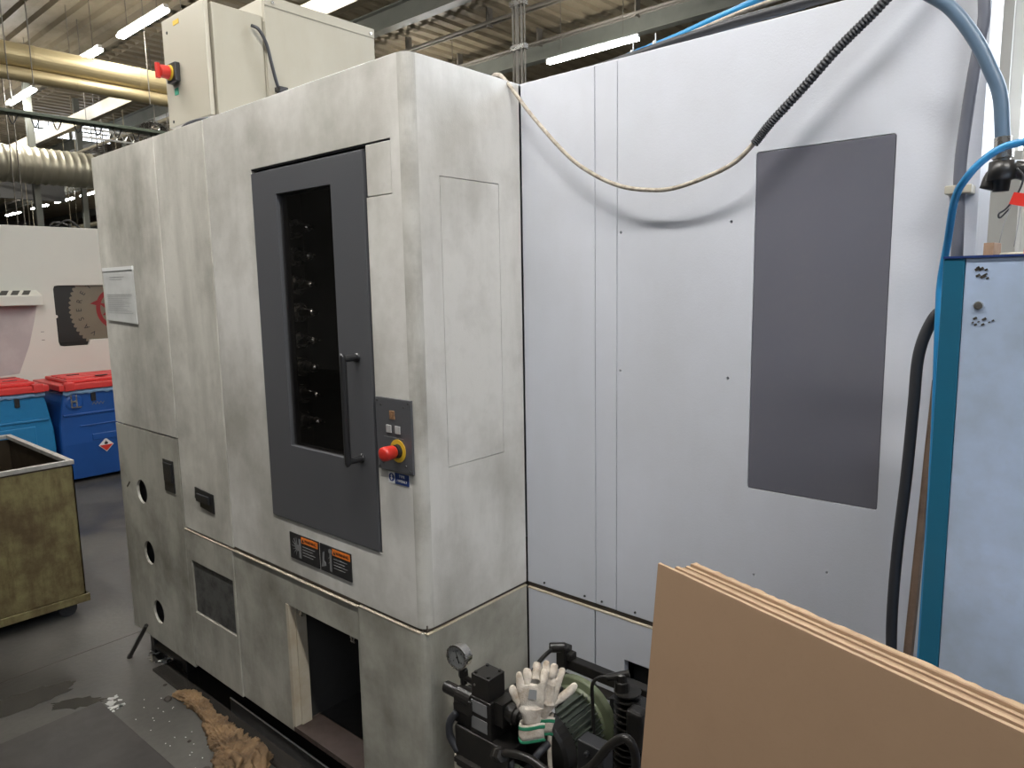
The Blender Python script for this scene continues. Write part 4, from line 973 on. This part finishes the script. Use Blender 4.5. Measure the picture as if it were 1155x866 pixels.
obj('enclosure', bm, 'wm', wm, bev=.004)
obj('plinth', B(-9.3, WX-.06, -.55, 3.85, 0, .05), 'inner', wm)
gw = obj('graphic_window', S('x', WX-.028, .003, notch), 'graphic', wm, label='brown saw-blade graphic with red emblem')
cy, cz = wy(2.72), wz(1.50)
bm = bmesh.new(); out = []
N_ = 26
arc = []
for i in range(N_*4+1):
    a = R(95+170*i/(N_*4)); rr = .335+.022*abs(math.sin(i*PI/4)); y, z = cy+rr*math.cos(a)*1.05, cz+rr*math.sin(a)*1.15
    arc.append((y, z))
arc = [(max(wy(2.237), y), min(max(z, wz(1.168)), wz(1.726))) for y, z in arc]
ol = []
for p in arc:
    if not ol or (Vector(p)-Vector(ol[-1])).length > .003: ol.append(p)
ol = [p for p in ol if p[0] < wy(2.7)]
loop = [(wy(2.237)-.0, wz(1.726))]
# dark toothed rim: strip between the window edge and the toothed arc
vsA = [bm.verts.new((WX-.0248, y, z)) for y, z in ol]
vsB = [bm.verts.new((WX-.0248, wy(2.2372), z)) for y, z in ol]
for i in range(len(ol)-1):
    if (vsA[i].co-vsB[i].co).length > .004 or (vsA[i+1].co-vsB[i+1].co).length > .004: bm.faces.new((vsA[i], vsA[i+1], vsB[i+1], vsB[i]))
sub('toothed_rim', bm, 'graphicd', gw)
bm = bmesh.new()
ecx, ecz = wy(2.735), wz(1.50)
o_ = [(ecx+.150*math.cos(R(a)), ecz+.190*math.sin(R(a))) for a in range(0, 360, 10)]; i_ = [(ecx+.112*math.cos(R(a)), ecz+.150*math.sin(R(a))) for a in range(0, 360, 10)]
sheet(bm, 'x', WX-.0246, .001, o_, [i_]); sheet(bm, 'x', WX-.0236, .001, [(ecx-.20, ecz+.055), (ecx-.12, ecz+.03), (ecx-.09, ecz+.11)])
sheet(bm, 'x', WX-.0226, .001, [(ecx-.125, ecz+.06), (ecx-.06, ecz+.05), (ecx-.01, ecz), (ecx-.04, ecz-.06), (ecx-.10, ecz-.06), (ecx-.05, ecz-.01)])
sub('red_emblem', bm, 'graphicr', gw)
for i, ch in enumerate('VASERET'):
    a = R(232-17*i); y, z = cy+.285*math.cos(a)*1.0, cz+.285*math.sin(a)
    t = text_on(ch, .066, (WX-.0240, y, z), (0, math.sin(a), -math.cos(a)), (0, math.cos(a), math.sin(a)))
    sub('graphic_letter', t, 'graphicd', gw)
# ledge with dark slots
bm = bmesh.new(); box(bm, WX-.01, WX+.14, wy(1.2), wy(2.10), wz(1.556), wz(1.640))
for v in bm.verts:
    if v.co.x < WX and v.co.z > 1.6: v.co.z += .055
lg = obj('vent_ledge', bm, 'wm', wm, bev=.004)
for k in range(6):
    bm = bmesh.new(); y = wy(2.02)-.085*k-.05; q_ = [(WX+.012, y+.03), (WX+.012, y+.085), (WX+.118, y+.035), (WX+.118, y-.020)]
    vs_ = [bm.verts.new((a, b, wz(1.640)+.055*(WX+.14-a)/.15+.0012)) for a, b in q_]; bm.faces.new(vs_); vs2_ = [bm.verts.new(v.co-Vector((0, 0, .001))) for v in vs_]; bm.faces.new(vs2_[::-1]); sub('ledge_slot', bm, 'graphicd', lg)
bm = bmesh.new(); sheet(bm, 'x', WX-.0005, .0012, [(wy(1.2), wz(.9)), (wy(1.9), wz(.95)), (wy(2.0), wz(1.2)), (wy(2.06), wz(1.42)), (wy(2.09), wz(1.553)), (wy(1.2), wz(1.553))]); obj('mauve_patch', bm, 'wm_patch', wm)  # flat mauve-grey patch below the ledge
bm = bmesh.new()
for z in (1.31, 1.235): box(bm, WX, WX+.002, wy(2.10), wy(2.125), wz(z), wz(z)+.004)
split('small_mark', bm, 'grit', wm)
# robot-like dark clutter on its roof
bm = bmesh.new(); rt = wz(2.2585)
for k in range(7):
    y = 2.50+.03*k; h = .04+.05*random.random(); box(bm, -8.4+.03*k, -8.37+.03*k, y, y+.02, rt-.002, rt+h)
tube(bm, [(-8.3, 2.48, rt), (-8.3, 2.52, rt+.09), (-8.3, 2.60, rt+.10), (-8.3, 2.68, rt+.06), (-8.3, 2.72, rt)], .012); tube(bm, [(-8.2, 2.50, rt+.04), (-8.2, 2.64, rt+.12), (-8.2, 2.76, rt+.03)], .010)
tag(obj('cable_tangle', bm, 'black'), 'dark tangle of fittings on top of the white machine beside grey machine', 'cables')

# ---------------------------------------------------------------- hall: roof, beams, lights, ducts
def corr(bm, x0, x1, y0, y1, z, along, period=.28, h=.05):
    lo, hi = (x0, x1) if along == 'y' else (y0, y1); pts = []; t = lo
    while t < hi:
        pts += [(t, z), (t+period*.42, z), (t+period*.52, z+h), (t+period*.90, z+h)]; t += period
    pts.append((t, z))
    if along == 'y': rows = [[bm.verts.new((a, y, b)) for a, b in pts] for y in (y0, y1)]
    else: rows = [[bm.verts.new((x, a, b)) for a, b in pts] for x in (x0, x1)]
    for i in range(len(pts)-1): bm.faces.new((rows[0][i], rows[0][i+1], rows[1][i+1], rows[1][i]))
bm = bmesh.new(); corr(bm, -58, 8, 6.3, 34, 6.62, 'y', .34, .055); corr(bm, -58, 8, -6, 6.3, 6.62, 'x', .36, .075)
struct(obj('ceiling', bm, 'deck'))
def ibeam(name, x0, x1, y, z0, z1, fw, m, lab):
    bm = bmesh.new(); box(bm, x0, x1, y-.012, y+.012, z0+.02, z1-.02); box(bm, x0, x1, y-fw, y+fw, z0, z0+.025); box(bm, x0, x1, y-fw, y+fw, z1-.025, z1)
    return struct(obj(name, bm, m))
ibeam('trim_2', -57, 7, 8.85, 6.24, 6.6, .10, 'beam', '')
ibeam('trim_3', -57, 7, 12.2, 6.24, 6.6, .10, 'beam', '')
ibeam('trim_4', -57, 7, 16.6, 6.24, 6.6, .10, 'beam', '')
ibeam('trim_5', -57, 7, 22., 6.24, 6.6, .10, 'beam', '')
bm = bmesh.new(); box(bm, -40, 7, 5.62, 5.74, 5.02, 5.26)
struct(obj('trim_6', bm, 'creambeam'))
for i, y in enumerate((10.05, 11.5)):
    bm = bmesh.new(); cyl(bm, (-57, y, 6.35), (7, y, 6.35), .03, n=8); cyl(bm, (-57, y+.12, 6.35), (7, y+.12, 6.35), .02, n=8)
    for k in range(20): box(bm, -40+k*2.2, -39.97+k*2.2, y-.01, y+.14, 6.3, 6.62)
    tag(obj('ceiling_conduit', bm, 'conduit'), ('steel conduit pair under the roof between grey beams, nearer one', 'steel conduit pair under the roof beside the bright light')[i], 'conduit', 'roof conduits')
# fluorescent fittings, in rows that run with the beams
def lamp(x0, x1, y, z, lab, grp='fluorescent strip lights under the roof'):
    L_ = thing('strip_light', lab, 'light', ((x0+x1)/2, y, z), grp)
    bm = bmesh.new(); box(bm, x0, x1, y-.034, y+.034, z+.018, z+.07); obj('light_housing', bm, 'white', L_)
    bm = bmesh.new(); box(bm, x0+.02, x1-.02, y-.052, y+.052, z-.018, z+.018); obj('lit_tube', bm, 'tube', L_)
    bm = bmesh.new()
    for x in (x0+.3, x1-.3): cyl(bm, (x, y, z+.07), (x, y, 6.62), .006, n=6)
    split('hanger_wire', bm, 'conduit', L_)
ordn = ['nearest', 'second', 'third', 'fourth', 'fifth', 'sixth', 'seventh', 'eighth', 'ninth', 'tenth', 'eleventh', 'twelfth']
for i, x in enumerate((-12.27, -14.72, -18.1, -21.3, -24.3, -27.3)):
    lamp(x, x+1.65, 4.93, 5.6, 'lit strip light at upper left, %s of the row above the golden duct' % ordn[i])
lamp(-8.29, -6.41, 10.66, 5.6, 'bright strip light above the pale panel beside the blue hose')
for i, x in enumerate((-31.9, -34.9, -38.2, -42.2)):
    lamp(x-1.0, x+1.2, 11.15, 5.6, 'far strip light over the white machine, %s from the grey machine' % ordn[i])
for i, x in enumerate((-12.2, -16, -20, -24)):
    lamp(x, x+1.8, 10.66, 5.6, 'strip light hidden behind the grey machine top, %s of the far row' % ordn[i])
for i, x in enumerate((-9.3, -6.3, -3.3, -.3)):
    lamp(x, x+1.8, 4.93, 5.6, 'strip light high over the grey machine roof, %s counted from the right' % ('fourth', 'third', 'second', 'first')[i])
for i, x in enumerate((-4.7, -2.1, .5)):  # added unseen row, hung low so light fades down the front
    lamp(x, x+1.8, .47, 3.75, 'unseen low strip light added over the aisle, %s counted from the right' % ('third', 'second', 'first')[i])
# ducts along Y
DX = -12.2
d = thing('insulated_duct', 'golden foil wrapped duct pair crossing the upper left', 'duct', (DX, 4, 5))
bm = bmesh.new(); cyl(bm, (DX, -3, 5.0), (DX, 12, 5.0), .17, n=28)
for y in (1.8, 3.65, 5.1, 7): cyl(bm, (DX, y, 5.0), (DX, y+.05, 5.0), .176, n=28)
obj('upper_duct', bm, 'foil', d, smooth=False)
bm = bmesh.new(); cyl(bm, (DX+.03, -3, 4.74), (DX+.03, 12, 4.74), .095, n=24)
for y in (1.8, 4.2, 5.4): cyl(bm, (DX+.03, y, 4.74), (DX+.03, y+.04, 4.74), .10, n=24)
obj('lower_duct', bm, 'foil', d)
bm = bmesh.new()
for y in (1.2, 3.3, 3.6, 5.2): cyl(bm, (DX+.19, y, 4.6), (DX+.19, y, 6.62), .008, n=6)
split('duct_hanger', bm, 'conduit', d)
d = thing('spiral_duct', 'grey spiral ribbed ventilation duct left of the grey machine top', 'duct', (-17.3, 5, 4.35))
bm = bmesh.new(); prof = []
yy = -2.0
while yy < 12: prof += [(yy, .36), (yy+.10, .36), (yy+.115, .375), (yy+.13, .375)]; yy += .145
lathe(bm, (-17.3, 0, 4.27), (0, 1, 0), prof, 28); obj('duct_tube', bm, 'spiral', d, smooth=True)
bm = bmesh.new()
for y in (4.6, 6.2):
    for o2 in (-.06, .06): cyl(bm, (-16.9, y+o2, 2.0), (-16.9, y+o2, 6.62), .012, n=6)
split('hanger_rod', bm, 'conduit', d)
d = thing('cable_tray', 'dark green grey cable tray crossing left above the grey machine', 'cable tray', (-11.9, 4, 4.2))
bm = bmesh.new(); box(bm, -12.0, -11.8, -3, 12, 4.12, 4.13); box(bm, -12.0, -11.99, -3, 12, 4.12, 4.17); box(bm, -11.81, -11.8, -3, 12, 4.12, 4.17); obj('tray_body', bm, 'tray', d)
bm = bmesh.new()
for k in range(4): cyl(bm, (-11.96+k*.04, -3, 4.148), (-11.96+k*.04, 12, 4.148), .016, n=8)
split('laid_cable', bm, 'rubber', d)
bm = bmesh.new()
for k in range(9): tube(bm, [(-11.85, 3.2+k*.27, 4.12), (-11.85, 3.25+k*.27, 3.98), (-11.87, 3.33+k*.27, 4.12)], .008, n=6, k=4)
split('cable_loop', bm, 'rubber', d, smooth=True)
# lattice truss along Y, silver
bm = bmesh.new()
for y in (0, 2.9, 5.8, 9): cyl(bm, (-11.99, y, 4.135), (-11.99, y, 6.62), .008, n=6)
split('tray_hanger', bm, 'conduit', d)
d = thing('lattice_truss', 'silver lattice strip hanging between the cream beam and grey machine', 'truss', (-13, 6, 4.6))
bm = bmesh.new(); box(bm, -15.02, -14.98, 5.2, 9.4, 4.52, 4.55); box(bm, -15.02, -14.98, 5.2, 9.4, 4.68, 4.71)
for k in range(28):
    y = 5.2+k*.15; tube(bm, [(-15, y, 4.54), (-15, y+.075, 4.69), (-15, y+.15, 4.54)], .012, n=5, smooth=False)
obj('lattice', bm, 'skiprim', d)
bm = bmesh.new()
for y in (5.3, 6.8, 8.3): cyl(bm, (-15, y, 4.7), (-15, y, 6.62), .008, n=6)
split('hanger_wire', bm, 'conduit', d)
# round high-bay reflector
hb_ = thing('round_lamp', 'round silver reflector hanging between golden duct and cabinet', 'lamp', (-15.5, 6.5, 4.9))
bm = bmesh.new(); lathe(bm, (-15.6, 6.82, 5.05), (.55, -.35, -.75), [(0, .08), (.05, .10), (.20, .26), (.22, .30), (.23, .30), (.21, .25), (.08, .09)], 32, closed_ends=False); obj('reflector', bm, 'steel', hb_, smooth=True)
bm = bmesh.new()
for k in range(5): lathe(bm, (-15.6+.11, 6.82-.07, 5.05-.15), (.55, -.35, -.75), [(.08, .05+.045*k), (.085, .055+.045*k)], 24, closed_ends=False)
obj('wire_guard', bm, 'rail', hb_)
bm = bmesh.new(); cyl(bm, (-15.6, 6.82, 5.05), (-15.6, 6.82, 6.62), .012, n=6); obj('hanger_rod', bm, 'conduit', hb_)
# overhead conduits dropping vertically behind the grey machine corner
d = thing('conduit_drop', 'vertical steel conduits dropping from the roof behind the machine corner', 'conduit', (-2.9, 3.45, 2.0))
bm = bmesh.new()
for k, (dx, r_) in enumerate(((0, .012), (.035, .008), (-.03, .006), (.06, .005))): cyl(bm, (-2.92+dx, 3.46, 0.0), (-2.92+dx, 3.46, 6.62), r_, n=8)
split('conduit_pipe', bm, 'conduit', d)
bm = bmesh.new()
for z in (2.75, 3.05, 3.3, 3.9): box(bm, -2.96, -2.85, 3.44, 3.48, z, z+.03)
split('pipe_clamp', bm, 'steel', d)
# roof lights
for i, (x, y0, y1, z0, z1) in enumerate(((-24, 6.95, 7.98, 6.15, 6.56), (-23, 7.72, 8.72, 5.98, 6.42))):
    o = obj('window_%d' % (i+1), B(x-.02, x, y0, y1, z0, z1), 'sky'); struct(o)
    bm = bmesh.new()
    for k in range(5): yy = y0+(y1-y0)*k/4; box(bm, x, x+.03, yy-.012, yy+.012, z0, z1)
    box(bm, x, x+.03, y0, y1, (z0+z1)/2-.02, (z0+z1)/2+.02); sub('window_frame', bm, 'beam', o)
# distant details: grey fascia, pipes, posts
struct(obj('trim_8', B(-28.2, -28, 3.5, 9.0, 4.78, 5.35), 'darkwall'))
for i, (y, x) in enumerate(((5.1, -17.5), (7.2, -21), (9.5, -24), (12, -30), (6.0, -26))):
    bm = bmesh.new(); box(bm, x-.06, x+.06, y-.06, y+.06, 0, 6.62)
    struct(obj('trim_%d' % (9+i), bm, 'beam'))
for i, (y, z, x0, x1, r_) in enumerate(((7.5, 3.5, -34, -14, .06), (9.2, 3.6, -40, -16, .09), (10.2, 3.1, -46, -18, .12), (7.0, 5.2, -30, -13, .035))):
    bm = bmesh.new(); cyl(bm, (x0, y, z), (x1, y, z), r_, n=12)
    for k in range(6): cyl(bm, (x0+(x1-x0)*k/5.5, y, z), (x0+(x1-x0)*k/5.5, y, 6.62), .012, n=6)
    tag(obj('overhead_pipe', bm, 'creambeam', smooth=False), ('slim cream pipe below the ducts at upper left', 'cream pipe above the white machine', 'thick cream pipe just above the white machine top', 'thin cream pipe beside the round lamp')[i], 'pipe', 'overhead pipes')
# distant machinery silhouettes along the hall
for i, (x, y, w, dpt, h, m_) in enumerate(((-20, 7.5, 3, 3, 2.6, 'beam'), (-26, 9, 4, 3, 2.9, 'wall'), (-35, 8, 5, 4, 2.7, 'beam'))):
    bm = bmesh.new(); box(bm, x-w/2, x+w/2, y-dpt/2, y+dpt/2, 0, h); box(bm, x-w/4, x+w/3, y-dpt/3, y+dpt/3, h, h+.35); box(bm, x+w/2, x+w/2+.04, y-dpt/4, y+dpt/4, .8, h-.5)
    tag(obj('distant_machine', bm, m_, bev=.03), ('distant grey machine beyond the white one, nearest', 'distant pale machine far down the hall', 'farthest grey machine down the hall')[i], 'machine', 'distant machines down the hall')
# walls
struct(obj('wall_left', B(-58.2, -58, -6, 34, 0, 6.7), 'darkwall'))
struct(obj('wall_back', B(-58, 8, 34, 34.2, 0, 6.7), 'darkwall'))
# white wall with daylight glazing behind the right end of the machine
o = struct(obj('wall_right', S('y', 5.0, .2, rect(-1.35, 8, 0, 4.6), [rect(-.62, 2.4, 2.35, 4.3)]), 'wall'))
o = struct(obj('window_3', B(-.62, 2.4, 5.12, 5.14, 2.35, 4.3), 'day'))
bm = bmesh.new()
for x in (-.62, .35, 1.4, 2.34): box(bm, x, x+.06, 5.05, 5.12, 2.35, 4.3)
box(bm, -.62, 2.4, 5.05, 5.12, 3.3, 3.36); sub('window_frame', bm, 'white', o)
bm = bmesh.new(); box(bm, -.45, -.1, 4.2, 4.98, 1.0, 2.6); box(bm, -.43, -.12, 4.19, 4.2, 1.3, 2.5)
tag(obj('grey_wall_cabinet', bm, 'wall', bev=.01), 'pale grey cabinet far behind, right of the machine edge', 'cabinet')

# ---------------------------------------------------------------- light
def area(name, loc, target, sx, sy, power, col):
    l = bpy.data.lights.new(name, 'AREA'); l.shape = 'RECTANGLE'; l.size = sx; l.size_y = sy; l.energy = power; l.color = col
    o = bpy.data.objects.new(name, l); COL.objects.link(o); o.location = loc
    o.rotation_euler = (Vector(target)-Vector(loc)).to_track_quat('-Z', 'Y').to_euler(); return o
area('unseen_daylight_fill', (3.8, -2.2, 4.4), (-.9, 1.6, 1.9), 2.8, 1.6, 75, (.80, .88, 1.))  # unseen area light added for cool daylight from the right, no doorway built
struct(obj('wall_front', B(-58, 8, -6.4, -6.2, 0, 6.7), 'darkwall'))
w = bpy.data.worlds.new('World'); scn.world = w; w.use_nodes = True
w.node_tree.nodes['Background'].inputs[0].default_value = (.95, .97, 1., 1); w.node_tree.nodes['Background'].inputs[1].default_value = .07

# ---------------------------------------------------------------- camera
cd = bpy.data.cameras.new('camera'); cam = bpy.data.objects.new('camera', cd); COL.objects.link(cam)
cd.sensor_width = 36; cd.lens = 804.49/1155*36; cd.clip_start = .05; cd.clip_end = 200
Fv = Vector((-.65028504, .74736175, -.13630764)); Rv = Vector((.75591011, .65442575, -.01807869)); Uv = Vector((-.07569191, .11479262, .99050158))
mtx = Matrix(((Rv.x, Uv.x, -Fv.x, 0), (Rv.y, Uv.y, -Fv.y, 0), (Rv.z, Uv.z, -Fv.z, 1.65), (0, 0, 0, 1)))
cam.matrix_world = mtx
scn.camera = cam
vs = scn.view_settings; vs.view_transform = 'Standard'; vs.look = 'None'; vs.gamma = 1; vs.use_curve_mapping = False; vs.exposure = 0.06
